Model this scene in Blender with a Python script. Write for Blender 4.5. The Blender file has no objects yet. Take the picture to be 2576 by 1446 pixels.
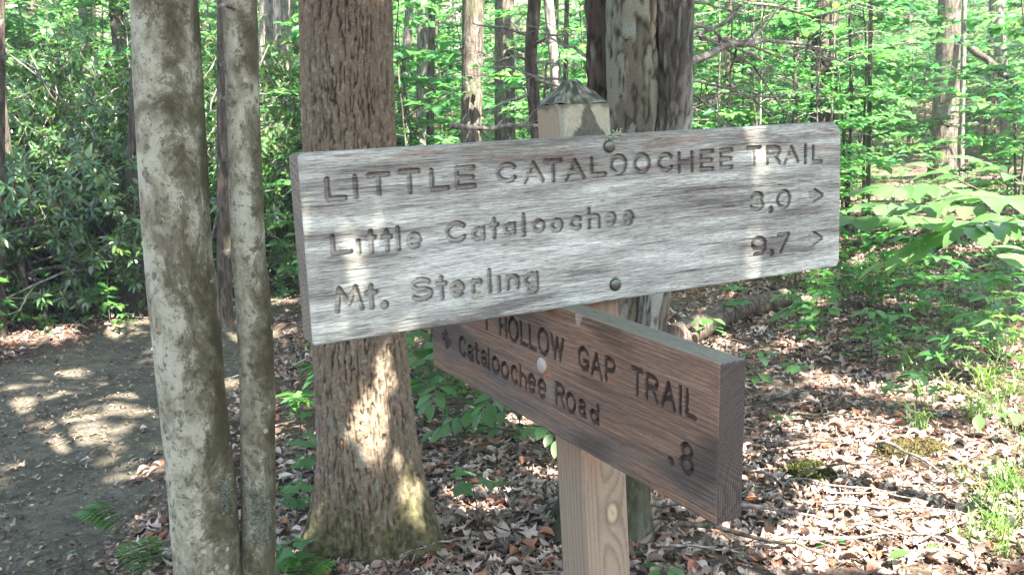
import bpy, math
import numpy as np
from mathutils import Vector, Matrix
R = math.radians
scene = bpy.context.scene
COL = scene.collection

# ------------------------------------------------------------------ camera, world, sun, exposure
EYE = np.array([0.0, 0.0, 1.55])
CW, CH, FPX = 2576.0, 1446.0, 2465.5
PITCH, ROLL = 0.17159, -0.03912
_f = np.array([0, math.cos(PITCH), -math.sin(PITCH)]); _r0 = np.array([1.0, 0, 0]); _u0 = np.cross(_r0, _f)
_r = math.cos(ROLL) * _r0 + math.sin(ROLL) * _u0
_u = -math.sin(ROLL) * _r0 + math.cos(ROLL) * _u0
cd = bpy.data.cameras.new('camera'); cam = bpy.data.objects.new('camera', cd); COL.objects.link(cam)
cd.sensor_width = 36.0; cd.lens = 36.0 * FPX / CW; cd.clip_start = 0.05; cd.clip_end = 500.0
cam.matrix_world = Matrix(((_r[0], _u[0], -_f[0], EYE[0]), (_r[1], _u[1], -_f[1], EYE[1]), (_r[2], _u[2], -_f[2], EYE[2]), (0, 0, 0, 1)))
scene.camera = cam

SUN = np.array([0.34, -0.467, 0.816]); SUN /= np.linalg.norm(SUN)
world = bpy.data.worlds.new('World'); scene.world = world; world.use_nodes = True
wn = world.node_tree; bg = wn.nodes['Background']
sky = wn.nodes.new('ShaderNodeTexSky'); sky.sky_type = 'NISHITA'; sky.sun_disc = False
sky.sun_elevation = math.asin(SUN[2]); sky.sun_rotation = math.atan2(SUN[0], SUN[1])
sky.air_density = 1.0; sky.dust_density = 1.2; sky.ozone_density = 1.0
wn.links.new(sky.outputs[0], bg.inputs[0]); bg.inputs[1].default_value = 0.095
sl = bpy.data.lights.new('sun', 'SUN'); sl.energy = 5.0; sl.angle = R(0.53); sl.color = (1.0, 0.955, 0.955)
so = bpy.data.objects.new('sun', sl); COL.objects.link(so)
so.rotation_euler = Vector(SUN).to_track_quat('Z', 'Y').to_euler(); so.location = (6, -4, 14)
scene.view_settings.view_transform = 'Standard'; scene.view_settings.look = 'None'
scene.view_settings.exposure = 3.65; scene.view_settings.gamma = 1.0
scene.view_settings.use_curve_mapping = False
scene.view_settings.use_white_balance = True; scene.view_settings.white_balance_temperature = 7350; scene.view_settings.white_balance_tint = 10
scene.render.engine = 'CYCLES'
cy = scene.cycles
cy.use_denoising = True; cy.volume_bounces = 0; cy.max_bounces = 9; cy.diffuse_bounces = 4; cy.glossy_bounces = 2; cy.transmission_bounces = 6
cy.transparent_max_bounces = 4; cy.caustics_reflective = False; cy.caustics_refractive = False
cy.sample_clamp_indirect = 6.0

# ------------------------------------------------------------------ helpers
rng = np.random.default_rng(7)
def ray(x, y): return _f + _r * ((x - CW / 2) / FPX) + _u * ((CH / 2 - y) / FPX)
def at(x, y, Y):
    d = ray(x, y); return EYE + d * (Y / d[1])
def gh(x, y):
    x = np.asarray(x, float); y = np.asarray(y, float)
    h = 0.03 * np.sin(1.3 * x + 0.7 * y) + 0.025 * np.sin(2.1 * y - 1.1 * x + 1.0) + 0.012 * np.sin(5.1 * x + 3.7 * y)
    far = np.clip((np.hypot(x, y) - 17) / 35, 0, 1.6)
    h = h + 7.0 * far ** 1.5
    h = h + 0.30 * np.clip((x - 2.2) / 4, 0, 1) * np.clip((y - 2) / 4, 0, 1)
    h = h - 0.05 * trail_mask(x, y)
    return h
TRAIL = np.array([(-3.4, -2.0, 1.9), (-3.2, 1.5, 1.85), (-3.1, 3.5, 1.65), (-2.9, 5.2, 1.2), (-2.65, 6.6, .9), (-2.45, 7.8, .6), (-2.42, 9.2, .5), (-2.8, 10.8, .5), (-4.5, 13.0, .6), (-8, 15.5, .6)])
def trail_mask(x, y):
    x = np.asarray(x, float); y = np.asarray(y, float)
    best = np.full(np.broadcast(x, y).shape, 9.0)
    for a, b in zip(TRAIL[:-1], TRAIL[1:]):
        dx, dy = b[0] - a[0], b[1] - a[1]
        t = np.clip(((x - a[0]) * dx + (y - a[1]) * dy) / (dx * dx + dy * dy), 0, 1)
        d = np.hypot(x - a[0] - t * dx, y - a[1] - t * dy) - (a[2] + (b[2] - a[2]) * t)
        best = np.minimum(best, d)
    wob = 0.10 * np.sin(3.1 * x + 1.7 * y) + 0.07 * np.sin(7.3 * y - 4.0 * x)
    return np.clip(0.5 - (best + wob) / 0.35, 0, 1)
def ground(x, y):
    d = ray(x, y); P = EYE + d * (-EYE[2] / d[2])
    for _ in range(4): P = EYE + d * ((gh(P[0], P[1]) - EYE[2]) / d[2])
    return np.array([P[0], P[1], float(gh(P[0], P[1]))])

def fft_noise(shape, sx, sy, seed=0):
    """gaussian-filtered white noise (ny, nx), correlation sx, sy in cells, periodic, unit std"""
    g = np.random.default_rng(seed)
    w = np.fft.rfft2(g.standard_normal(shape))
    fy = np.fft.fftfreq(shape[0])[:, None]; fx = np.fft.rfftfreq(shape[1])[None, :]
    w *= np.exp(-2 * (math.pi ** 2) * ((fx * sx) ** 2 + (fy * sy) ** 2))
    n = np.fft.irfft2(w, s=shape)
    return (n - n.mean()) / (n.std() + 1e-9)
def sstep(a, b, x):
    t = np.clip((x - a) / (b - a), 0, 1); return t * t * (3 - 2 * t)
def mix(a, b, t):
    t = np.asarray(t)[..., None]; return np.asarray(a) * (1 - t) + np.asarray(b) * t

def mesh_np(name, V, Fs, col=None, smooth=True):
    """Fs: list of (n,k) int arrays"""
    V = np.asarray(V, np.float32).reshape(-1, 3)
    Fs = [np.asarray(f, np.int32) for f in Fs if len(f)]
    m = bpy.data.meshes.new(name)
    loops = np.concatenate([f.ravel() for f in Fs]); tot = np.concatenate([np.full(len(f), f.shape[1], np.int32) for f in Fs])
    start = np.concatenate([[0], np.cumsum(tot)[:-1]]).astype(np.int32)
    m.vertices.add(len(V)); m.vertices.foreach_set('co', V.ravel())
    m.loops.add(len(loops)); m.loops.foreach_set('vertex_index', loops)
    m.polygons.add(len(tot)); m.polygons.foreach_set('loop_start', start)
    m.polygons.foreach_set('use_smooth', np.full(len(tot), smooth, bool))
    if col is not None:
        a = m.color_attributes.new('Col', 'FLOAT_COLOR', 'POINT')
        c = np.ones((len(V), 4), np.float32); c[:, :3] = np.asarray(col, np.float32).reshape(-1, 3)
        a.data.foreach_set('color', c.ravel())
    m.update(calc_edges=True); m.validate()
    return m
def tag(o, label=None, cat=None, group=None, kind=None):
    if label: o['label'] = label
    if cat: o['category'] = cat
    if group: o['group'] = group
    if kind: o['kind'] = kind
    return o
def link(name, data, parent=None, mat=None, loc=None):
    o = bpy.data.objects.new(name, data); COL.objects.link(o)
    if mat is not None and data is not None and not data.materials: data.materials.append(mat)
    if parent is not None: o.parent = parent
    if loc is not None: o.location = loc
    return o
def thing(name, loc, label, cat, group=None):
    o = bpy.data.objects.new(name, None); COL.objects.link(o); o.location = loc; o.empty_display_size = 0.1
    return tag(o, label, cat, group)
def copy_thing(o, loc, rz, s, label=None, group=None):
    c = o.copy(); COL.objects.link(c); c.location = loc; c.rotation_euler = (0, 0, rz); c.scale = (s, s, s)
    if label: c['label'] = label
    if group: c['group'] = group
    for ch in list(o.children):
        d = ch.copy(); COL.objects.link(d); d.parent = c
    return c
def grid_faces(ny, nx, wrap=False):
    i = np.arange(ny - 1)[:, None]; j = np.arange(nx if wrap else nx - 1)[None, :]; j2 = (j + 1) % nx
    a = i * nx + j; b = i * nx + j2; c = (i + 1) * nx + j2; d = (i + 1) * nx + j
    return np.stack([a, b, c, d], -1).reshape(-1, 4)

class Soup:
    def __init__(s): s.V = []; s.F = {}; s.C = []; s.n = 0
    def add(s, V, F, c=None):
        V = np.asarray(V, float).reshape(-1, 3); F = np.asarray(F)
        s.V.append(V); s.F.setdefault(F.shape[1], []).append(F + s.n)
        c = np.ones(3) if c is None else np.asarray(c, float)
        s.C.append(np.broadcast_to(c, V.shape) if c.ndim == 1 else c); s.n += len(V)
    def tube(s, pts, rad, seg=6, c=None, cap=True, jitter=0.0):
        pts = np.asarray(pts, float); rad = np.broadcast_to(np.asarray(rad, float), (len(pts),))
        t = np.gradient(pts, axis=0); t /= np.linalg.norm(t, axis=1)[:, None] + 1e-9
        ref = np.array([0, 0, 1.0]) if abs(t[0][2]) < 0.8 else np.array([1.0, 0, 0])
        a = np.cross(t, ref); a /= np.linalg.norm(a, axis=1)[:, None] + 1e-9; b = np.cross(t, a)
        th = np.arange(seg) * 2 * math.pi / seg
        rr = rad[:, None] * (1 + jitter * rng.standard_normal((len(pts), seg)))
        ring = pts[:, None, :] + rr[..., None] * (np.cos(th)[None, :, None] * a[:, None, :] + np.sin(th)[None, :, None] * b[:, None, :])
        V = ring.reshape(-1, 3); s.add(V, grid_faces(len(pts), seg, True)[:, ::-1], c)
        if cap and seg >= 3:
            for k, flip in ((0, 1), (len(pts) - 1, 0)):
                Vc = np.vstack([ring[k], pts[k]]); i = np.arange(seg); F = np.stack([i, (i + 1) % seg, np.full(seg, seg)], 1)
                s.add(Vc, F if flip else F[:, ::-1], c)
    def scatter(s, T, pos, M, scale, cols):
        """T=(verts, faces); pos (n,3); M (n,3,3); scale (n,); cols (n,3)"""
        tv, tf = T; n = len(pos)
        if n == 0: return
        V = np.einsum('nij,vj->nvi', M, tv) * np.asarray(scale).reshape(-1, 1, 1) + pos[:, None, :]
        F = (tf[None] + (np.arange(n) * len(tv))[:, None, None]).reshape(-1, tf.shape[1])
        s.add(V.reshape(-1, 3), F, np.repeat(cols, len(tv), 0))
    def mesh(s, name, smooth=True):
        return mesh_np(name, np.concatenate(s.V), [np.concatenate(f) for f in s.F.values()], np.concatenate(s.C), smooth)

def frames(dirs, ups):
    """columns: x=side, y=dir, z=up-ish"""
    y = dirs / (np.linalg.norm(dirs, axis=1)[:, None] + 1e-9)
    x = np.cross(y, ups); x /= np.linalg.norm(x, axis=1)[:, None] + 1e-9
    z = np.cross(x, y); return np.stack([x, y, z], -1)

# ------------------------------------------------------------------ materials
def new_mat(name):
    m = bpy.data.materials.new(name); m.use_nodes = True
    nt = m.node_tree; b = nt.nodes['Principled BSDF']; return m, nt, b
def nd(nt, t, **kw):
    n = nt.nodes.new(t)
    for k, v in kw.items(): setattr(n, k, v)
    return n
def noise_node(nt, vec, scale, detail=4, rough=0.6, dist=0.0):
    n = nd(nt, 'ShaderNodeTexNoise'); n.inputs['Scale'].default_value = scale; n.inputs['Detail'].default_value = detail
    n.inputs['Roughness'].default_value = rough; n.inputs['Distortion'].default_value = dist
    if vec is not None: nt.links.new(vec, n.inputs['Vector'])
    return n
def mapping(nt, src, sc):
    mp = nd(nt, 'ShaderNodeMapping'); mp.inputs['Scale'].default_value = sc; nt.links.new(src, mp.inputs['Vector']); return mp.outputs[0]
def ramp(nt, src, stops):
    r = nd(nt, 'ShaderNodeValToRGB'); e = r.color_ramp.elements
    while len(e) < len(stops): e.new(0.5)
    for k, (p, c) in enumerate(stops):
        e[k].position = p; e[k].color = (c[0], c[1], c[2], 1) if not np.isscalar(c) else (c, c, c, 1)
    nt.links.new(src, r.inputs[0]); return r.outputs[0]
def mixc(nt, fac, a, b, mode='MIX'):
    n = nd(nt, 'ShaderNodeMix', data_type='RGBA', blend_type=mode)
    for s, v in ((n.inputs[0], fac), (n.inputs[6], a), (n.inputs[7], b)):
        if hasattr(v, 'is_linked') or hasattr(v, 'links'): nt.links.new(v, s)
        elif np.isscalar(v): s.default_value = v
        else: s.default_value = (v[0], v[1], v[2], 1)
    return n.outputs[2]
def bump(nt, b, height, strength, dist):
    n = nd(nt, 'ShaderNodeBump'); n.inputs['Strength'].default_value = strength; n.inputs['Distance'].default_value = dist
    nt.links.new(height, n.inputs['Height']); nt.links.new(n.outputs[0], b.inputs['Normal'])
def col_attr(nt):
    return nd(nt, 'ShaderNodeVertexColor', layer_name='Col').outputs[0]

def mat_vcol(name, rough=0.85, spec=0.25, nscale=300, amt=0.35, bstr=0.3, bdist=0.001, stretch=(1, 1, 1)):
    m, nt, b = new_mat(name)
    tc = nd(nt, 'ShaderNodeTexCoord').outputs['Object']
    n = noise_node(nt, mapping(nt, tc, stretch), nscale, 4, 0.65)
    f = ramp(nt, n.outputs[0], [(0.25, 1 - amt), (0.75, 1 + amt)])
    nt.links.new(mixc(nt, 1.0, col_attr(nt), f, 'MULTIPLY'), b.inputs['Base Color'])
    b.inputs['Roughness'].default_value = rough; b.inputs['Specular IOR Level'].default_value = spec
    if bstr: bump(nt, b, n.outputs[0], bstr, bdist)
    return m
def mat_leaf(name, rough=0.45, spec=0.5, trans=0.5, warm=(1.25, 2.0, 1.35), var=0.35):
    m, nt, b = new_mat(name)
    oi = nd(nt, 'ShaderNodeObjectInfo')
    c = col_attr(nt)
    v = ramp(nt, oi.outputs['Random'], [(0.0, (1 - var, 1 - var * .8, 1 - var)), (1.0, (1 + var * .8, 1 + var * .5, 1 + var * .3))])
    c = mixc(nt, 1.0, c, v, 'MULTIPLY')
    tc = nd(nt, 'ShaderNodeTexCoord').outputs['Object']
    n = noise_node(nt, tc, 60, 2)
    c = mixc(nt, 1.0, c, ramp(nt, n.outputs[0], [(0.3, 0.8), (0.7, 1.2)]), 'MULTIPLY')
    nt.links.new(c, b.inputs['Base Color']); b.inputs['Roughness'].default_value = rough; b.inputs['Specular IOR Level'].default_value = spec
    t = nd(nt, 'ShaderNodeBsdfTranslucent')
    nt.links.new(mixc(nt, 1.0, c, warm, 'MULTIPLY'), t.inputs[0])
    mx = nd(nt, 'ShaderNodeMixShader'); mx.inputs[0].default_value = trans
    nt.links.new(b.outputs[0], mx.inputs[1]); nt.links.new(t.outputs[0], mx.inputs[2])
    nt.links.new(mx.outputs[0], nt.nodes['Material Output'].inputs['Surface'])
    return m
def mat_bark(name, dark, mid, light, moss=(0.06, 0.075, 0.03), mossamt=0.35):
    m, nt, b = new_mat(name)
    tc = nd(nt, 'ShaderNodeTexCoord').outputs['Object']; oi = nd(nt, 'ShaderNodeObjectInfo')
    v1 = mapping(nt, tc, (1, 1, 0.22))
    n1 = noise_node(nt, v1, 38, 5, 0.65, 0.4); n2 = noise_node(nt, tc, 3.5, 4, 0.6); n3 = noise_node(nt, tc, 9, 3, 0.7)
    c = ramp(nt, n1.outputs[0], [(0.36, dark), (0.5, mid), (0.68, light)])
    c = mixc(nt, ramp(nt, n2.outputs[0], [(0.5, 0.0), (0.66, mossamt)]), c, moss)
    c = mixc(nt, ramp(nt, n3.outputs[0], [(0.6, 0.0), (0.68, 0.5)]), c, (0.22, 0.235, 0.2))
    c = mixc(nt, 1.0, c, ramp(nt, oi.outputs['Random'], [(0, 0.75), (1, 1.2)]), 'MULTIPLY')
    nt.links.new(c, b.inputs['Base Color']); b.inputs['Roughness'].default_value = 0.9; b.inputs['Specular IOR Level'].default_value = 0.15
    bump(nt, b, n1.outputs[0], 0.9, 0.015)
    return m
def mat_plain(name, c, rough=0.6, metal=0.0, spec=0.5):
    m, nt, b = new_mat(name); b.inputs['Base Color'].default_value = (*c, 1); b.inputs['Roughness'].default_value = rough
    b.inputs['Metallic'].default_value = metal; b.inputs['Specular IOR Level'].default_value = spec
    return m

def mat_grain(name, rough, spec, su, sv, lo, hi, bstr):
    m, nt, b = new_mat(name)
    uv = nd(nt, 'ShaderNodeUVMap', uv_map='UVMap').outputs[0]
    n1 = noise_node(nt, mapping(nt, uv, (su, sv, 1)), 1.0, 5, 0.68, 0.15); n2 = noise_node(nt, mapping(nt, uv, (su * 3, sv * 2.2, 1)), 1.0, 4, 0.7)
    n3 = noise_node(nt, mapping(nt, uv, (su * .35, sv * .45, 1)), 1.0, 4, 0.6)
    c = mixc(nt, 1.0, col_attr(nt), ramp(nt, n1.outputs[0], [(0.34, lo), (0.47, .92), (0.62, hi)]), 'MULTIPLY')
    c = mixc(nt, 1.0, c, ramp(nt, n2.outputs[0], [(0.36, lo * .9), (0.46, 1.0), (0.65, hi)]), 'MULTIPLY')
    c = mixc(nt, 1.0, c, ramp(nt, n3.outputs[0], [(0.35, .84), (0.5, 1.0), (0.65, 1.1)]), 'MULTIPLY')
    nt.links.new(c, b.inputs['Base Color']); b.inputs['Roughness'].default_value = rough; b.inputs['Specular IOR Level'].default_value = spec
    bump(nt, b, n1.outputs[0], bstr, 0.0012)
    return m
M_wood_grey = mat_grain('weathered_grey_wood', 0.75, 0.3, 22, 780, .20, 1.34, .8)
M_wood_brown = mat_grain('brown_sign_wood', 0.65, 0.35, 22, 560, .62, 1.25, .5)
M_wood_post = mat_vcol('treated_post_wood', 0.7, 0.3, 500, 0.18, 0.3, 0.0006)
M_oak = mat_vcol('furrowed_bark', 0.92, 0.15, 220, 0.4, 0.6, 0.003)
M_leaf = mat_leaf('forest_leaf')
M_leaf_under = mat_leaf('understory_leaf', 0.40, 0.55, 0.5)  # slightly glossier leaf for the understory
M_laurel = mat_leaf('laurel_leaf', 0.26, 0.7, 0.25, (1.4, 2.0, 1.2))
M_dead = mat_leaf('dead_leaf', 0.6, 0.3, 0.18, (1.2, 0.9, 0.7), 0.15)
M_bark_a = mat_bark('grey_brown_bark', (0.022, 0.018, 0.014), (0.07, 0.06, 0.048), (0.14, 0.125, 0.105))
M_bark_b = mat_bark('dark_bark', (0.02, 0.016, 0.013), (0.06, 0.048, 0.038), (0.12, 0.10, 0.085))
M_bark_c = mat_bark('pale_bark', (0.05, 0.045, 0.038), (0.14, 0.132, 0.115), (0.26, 0.25, 0.23), mossamt=0.15)
M_twig = mat_bark('dry_twig_bark', (0.06, 0.05, 0.045), (0.15, 0.135, 0.12), (0.30, 0.29, 0.27), mossamt=0.1)
M_moss = mat_vcol('moss', 0.95, 0.1, 90, 0.5, 1.0, 0.01)
M_grass = mat_leaf('grass_blade', 0.45, 0.4, 0.4, (1.1, 1.15, 0.6))
M_bolt_dark = mat_plain('dark_patinated_bolt', (0.07, 0.085, 0.075), 0.38, 0.75)
M_bolt_pale = mat_plain('galvanised_bolt', (0.30, 0.29, 0.265), 0.55, 0.45)
M_lichen = mat_vcol('lichen', 0.9, 0.1, 200, 0.3, 0.5, 0.002)

# smooth mottled bark of the twin stemmed tree
def mat_mottled():
    m, nt, b = new_mat('mottled_smooth_bark')
    tc = nd(nt, 'ShaderNodeTexCoord').outputs['Object']
    big = noise_node(nt, mapping(nt, tc, (1, 1, .6)), 9.5, 9, 0.74, 0.5)
    med = noise_node(nt, mapping(nt, tc, (1, 1, .7)), 13, 9, 0.72, 0.3)
    fine = noise_node(nt, tc, 120, 6, 0.8)
    spk = noise_node(nt, tc, 48, 6, 0.75)
    c = ramp(nt, med.outputs[0], [(0.38, (0.105, 0.097, 0.07)), (0.45, (0.17, 0.165, 0.118)), (0.50, (0.205, 0.203, 0.148)), (0.53, (0.26, 0.264, 0.2)), (0.64, (0.31, 0.315, 0.245))])
    c = mixc(nt, ramp(nt, spk.outputs[0], [(0.54, 0.0), (0.60, 0.75)]), c, (0.052, 0.048, 0.034))
    # olive moss patches, stronger on the trunk's right side
    sx = nd(nt, 'ShaderNodeSeparateXYZ'); nt.links.new(nd(nt, 'ShaderNodeNewGeometry').outputs['Normal'], sx.inputs[0])
    side = nd(nt, 'ShaderNodeMath', operation='MULTIPLY_ADD'); nt.links.new(sx.outputs[0], side.inputs[0]); side.inputs[1].default_value = 0.13
    nt.links.new(big.outputs[0], side.inputs[2])
    mossf = nd(nt, 'ShaderNodeMath', operation='MULTIPLY_ADD'); nt.links.new(fine.outputs[0], mossf.inputs[0]); mossf.inputs[1].default_value = 0.16; nt.links.new(side.outputs[0], mossf.inputs[2])
    c = mixc(nt, ramp(nt, mossf.outputs[0], [(0.60, 0.0), (0.635, 0.55), (0.74, 0.88)]), c, (0.036, 0.034, 0.015))
    # pale lichen discs with a crisp edge
    vo = nd(nt, 'ShaderNodeTexVoronoi'); vo.inputs['Scale'].default_value = 27; nt.links.new(tc, vo.inputs['Vector'])
    wob = nd(nt, 'ShaderNodeMath', operation='MULTIPLY_ADD'); nt.links.new(fine.outputs[0], wob.inputs[0]); wob.inputs[1].default_value = 0.35; nt.links.new(vo.outputs['Distance'], wob.inputs[2])
    d = ramp(nt, wob.outputs[0], [(0.33, 1.0), (0.36, 0.0)])
    pick = ramp(nt, vo.outputs['Color'], [(0.70, 0.0), (0.74, 1.0)])
    c = mixc(nt, mixc(nt, 1.0, d, pick, 'MULTIPLY'), c, (0.27, 0.28, 0.225))
    c = mixc(nt, ramp(nt, fine.outputs[0], [(0.30, 0.8), (0.42, 0.0)]), c, (0.035, 0.033, 0.024))
    nt.links.new(c, b.inputs['Base Color']); b.inputs['Roughness'].default_value = 0.85; b.inputs['Specular IOR Level'].default_value = 0.2
    h = nd(nt, 'ShaderNodeMath', operation='ADD'); nt.links.new(med.outputs[0], h.inputs[0]); nt.links.new(fine.outputs[0], h.inputs[1])
    bump(nt, b, h.outputs[0], 0.35, 0.006)
    return m
M_mottled = mat_mottled()

def mat_soil(name, stops, scale):
    m, nt, b = new_mat(name)
    tc = nd(nt, 'ShaderNodeTexCoord').outputs['Object']
    n1 = noise_node(nt, tc, scale, 6, 0.7, 0.2); n2 = noise_node(nt, tc, scale * 6, 4, 0.7); n3 = noise_node(nt, tc, 1.7, 4, 0.6)
    c = ramp(nt, n1.outputs[0], stops)
    c = mixc(nt, 1.0, c, ramp(nt, n2.outputs[0], [(0.3, 0.6), (0.7, 1.35)]), 'MULTIPLY')
    c = mixc(nt, 1.0, c, ramp(nt, n3.outputs[0], [(0.35, 0.8), (0.65, 1.2)]), 'MULTIPLY')
    nt.links.new(c, b.inputs['Base Color']); b.inputs['Roughness'].default_value = 0.95; b.inputs['Specular IOR Level'].default_value = 0.15
    h = nd(nt, 'ShaderNodeMath', operation='ADD'); nt.links.new(n1.outputs[0], h.inputs[0]); nt.links.new(n2.outputs[0], h.inputs[1])
    bump(nt, b, h.outputs[0], 0.9, 0.02)
    return m
M_soil = mat_soil('forest_floor_duff', [(0.3, (0.03, 0.022, 0.016)), (0.5, (0.09, 0.065, 0.048)), (0.7, (0.17, 0.125, 0.095))], 22)
M_trail = mat_soil('trodden_trail_soil', [(0.3, (0.042, 0.038, 0.028)), (0.5, (0.083, 0.076, 0.057)), (0.7, (0.128, 0.118, 0.092))], 12)

# ------------------------------------------------------------------ ground and trail
def axis(lo, hi, c0, c1, step, grow=1.16):
    a = list(np.arange(c0, c1 + 1e-6, step)); s = step
    while a[-1] < hi: s *= grow; a.append(a[-1] + s)
    s = step
    while a[0] > lo: s *= grow; a.insert(0, a[0] - s)
    return np.array(a)
gx = axis(-90, 90, -6, 6, 0.055); gy = axis(-60, 110, 1.5, 11, 0.055)
GX, GY = np.meshgrid(gx, gy); tm = trail_mask(GX, GY)
GZ = gh(GX, GY) + 0.008 * fft_noise(GX.shape, 1.5, 1.5, 3) * (1 - 0.5 * tm) + 0.012 * fft_noise(GX.shape, 5, 5, 4) * (1 - .6 * tm)
GV = np.stack([GX, GY, GZ], -1).reshape(-1, 3); GF = grid_faces(*GX.shape)
ft = (tm.reshape(-1)[GF].mean(1) + 0.12 * rng.standard_normal(len(GF))) > 0.5
far_f = np.abs(GV[GF].mean(1)[:, 0]) > 25
ft &= ~far_f
def sub_mesh(name, F):
    idx, inv = np.unique(F, return_inverse=True); return mesh_np(name, GV[idx], [inv.reshape(F.shape)])
tag(link('ground', sub_mesh('ground', GF[~ft]), None, M_soil), kind='structure')
tag(link('trail', sub_mesh('trail', GF[ft]), None, M_trail), kind='structure')
# added haze that lifts darks and pales the distance: one closed box round everything
HAZE = 0.0028
hm = bpy.data.materials.new('veil_haze'); hm.use_nodes = True; hn = hm.node_tree; hn.nodes.clear()
hv = hn.nodes.new('ShaderNodeVolumePrincipled'); hv.inputs['Color'].default_value = (.95, .98, 1, 1); hv.inputs['Density'].default_value = HAZE; hv.inputs['Anisotropy'].default_value = 0.2
ho = hn.nodes.new('ShaderNodeOutputMaterial'); hn.links.new(hv.outputs[0], ho.inputs['Volume'])
x0, y0, z0 = GV.min(0) - [4, 4, 1.2]; x1, y1, z1 = GV.max(0) + [4, 4, 11]
hb = mesh_np('haze', [(x, y, z) for z in (z0, z1) for y in (y0, y1) for x in (x0, x1)], [np.array([(0, 2, 3, 1), (4, 5, 7, 6), (0, 1, 5, 4), (2, 6, 7, 3), (0, 4, 6, 2), (1, 3, 7, 5)])], None, False)
tag(link('haze', hb, None, hm), 'added thin pale haze veiling the woods', 'haze', kind='stuff')

# ------------------------------------------------------------------ wood and carved lettering
def arc(cx, cy, rx, ry, a0, a1, n=22):
    t = np.radians(np.linspace(a0, a1, n)); return [(cx + rx * math.cos(v), cy + ry * math.sin(v)) for v in t]
def ell(cx=.5, cy=.5, rx=.5, ry=.5): return arc(cx, cy, rx, ry, 0, 360, 30)
GL = {
 'L': [[(0, 1), (0, 0), (1, 0)]], 'I': [[(0, 1), (0, 0)]], 'T': [[(0, 1), (1, 1)], [(.5, 1), (.5, 0)]],
 'E': [[(1, 1), (0, 1), (0, 0), (1, 0)], [(0, .5), (.92, .5)]], 'F': [[(1, 1), (0, 1), (0, 0)], [(0, .5), (.85, .5)]],
 'C': [arc(.56, .5, .56, .5, 42, 318)], 'A': [[(0, 0), (.5, 1), (1, 0)], [(.2, .36), (.8, .36)]],
 'O': [ell()], 'H': [[(0, 1), (0, 0)], [(1, 1), (1, 0)], [(0, .52), (1, .52)]],
 'R': [[(0, 0), (0, 1), (.6, 1)] + arc(.6, .76, .38, .24, 90, -90, 14) + [(0, .52)], [(.5, .52), (1, 0)]],
 'P': [[(0, 0), (0, 1), (.6, 1)] + arc(.6, .75, .4, .25, 90, -90, 14) + [(0, .5)]],
 'G': [arc(.53, .5, .53, .5, 42, 335), [(.55, .42), (1, .42), (1, .05)]],
 'W': [[(0, 1), (.27, 0), (.5, .95), (.73, 0), (1, 1)]], 'M': [[(0, 0), (.12, 1), (.5, .3), (.78, 1), (1, 0)]],
 'Y': [[(0, 1), (.5, .5), (1, 1)], [(.5, .5), (.5, 0)]],
 'S': [arc(.5, .74, .46, .26, 30, 200, 16) + arc(.5, .26, .5, .26, 110, -150, 20)],
 'i': [[(0, 1), (0, 0)]], 'l': [[(0, 1), (0, 0)]], 't': [[(.5, 1), (.5, 0)], [(0, .68), (1, .68)]],
 'q': [[(.45, 1), (.45, .15), (.65, 0), (1, .02)], [(0, .72), (1, .72)]],
 'e': [[(.05, .5), (.97, .5)] + arc(.5, .5, .47, .5, 0, 312, 26)], 'a': [ell(.46, .46, .46, .46), [(.95, .95), (.95, 0)]],
 'b': [arc(.45, .72, .42, .28, 160, 0, 14) + [(.87, .1), (1, 0)], ell(.42, .26, .42, .26)],
 'o': [ell()], 'c': [arc(.55, .5, .55, .5, 45, 315)], 'h': [[(0, 1), (0, 0)], [(0, .45)] + arc(.5, .42, .5, .2, 150, 0, 12) + [(1, 0)]],
 'r': [[(0, 1), (0, 0)], [(0, .65)] + arc(.55, .6, .5, .36, 150, 40, 12)],
 'n': [[(0, 1), (0, 0)], [(0, .7)] + arc(.5, .6, .5, .4, 160, 0, 14) + [(1, 0)]],
 'g': [ell(.48, .68, .48, .32), [(.97, 1), (.97, .2)] + arc(.55, .2, .42, .2, 0, -150, 12)],
 'd': [ell(.45, .3, .45, .3), [(.97, 1), (.97, 0)]], '.': [[(0, 0), (.01, 0)]],
 '3': [arc(.45, .76, .45, .24, 155, -80, 18) + arc(.45, .27, .52, .27, 80, -155, 18)], '0': [ell()],
 '9': [ell(.5, .68, .5, .32), [(1, .68)] + arc(.45, .45, .55, .45, 0, -75, 14) + [(.2, .02)]],
 '7': [[(0, 1), (1, 1), (.25, 0)]], '8': [ell(.5, .77, .42, .23), ell(.5, .27, .5, .27)],
 '>': [[(.35, 1), (1, .42), (.35, 0), (.35, 1)], [(.5, .8), (.8, .45), (.5, .2), (.5, .8)], [(0, .7), (.5, .6)], [(0, .45), (.5, .45)]],
}
Z1, Z2, Z3, Z4 = (900, 440, .34938), (900, 780, .34938), (1800, 380, .34938), (1360, 940, .34938)
Z6 = (1700, 916, .63341)
def zv(z, x, y): return ((z[0] + x * z[2]) * .789216, (z[1] + y * z[2]) * .789216)

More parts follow.
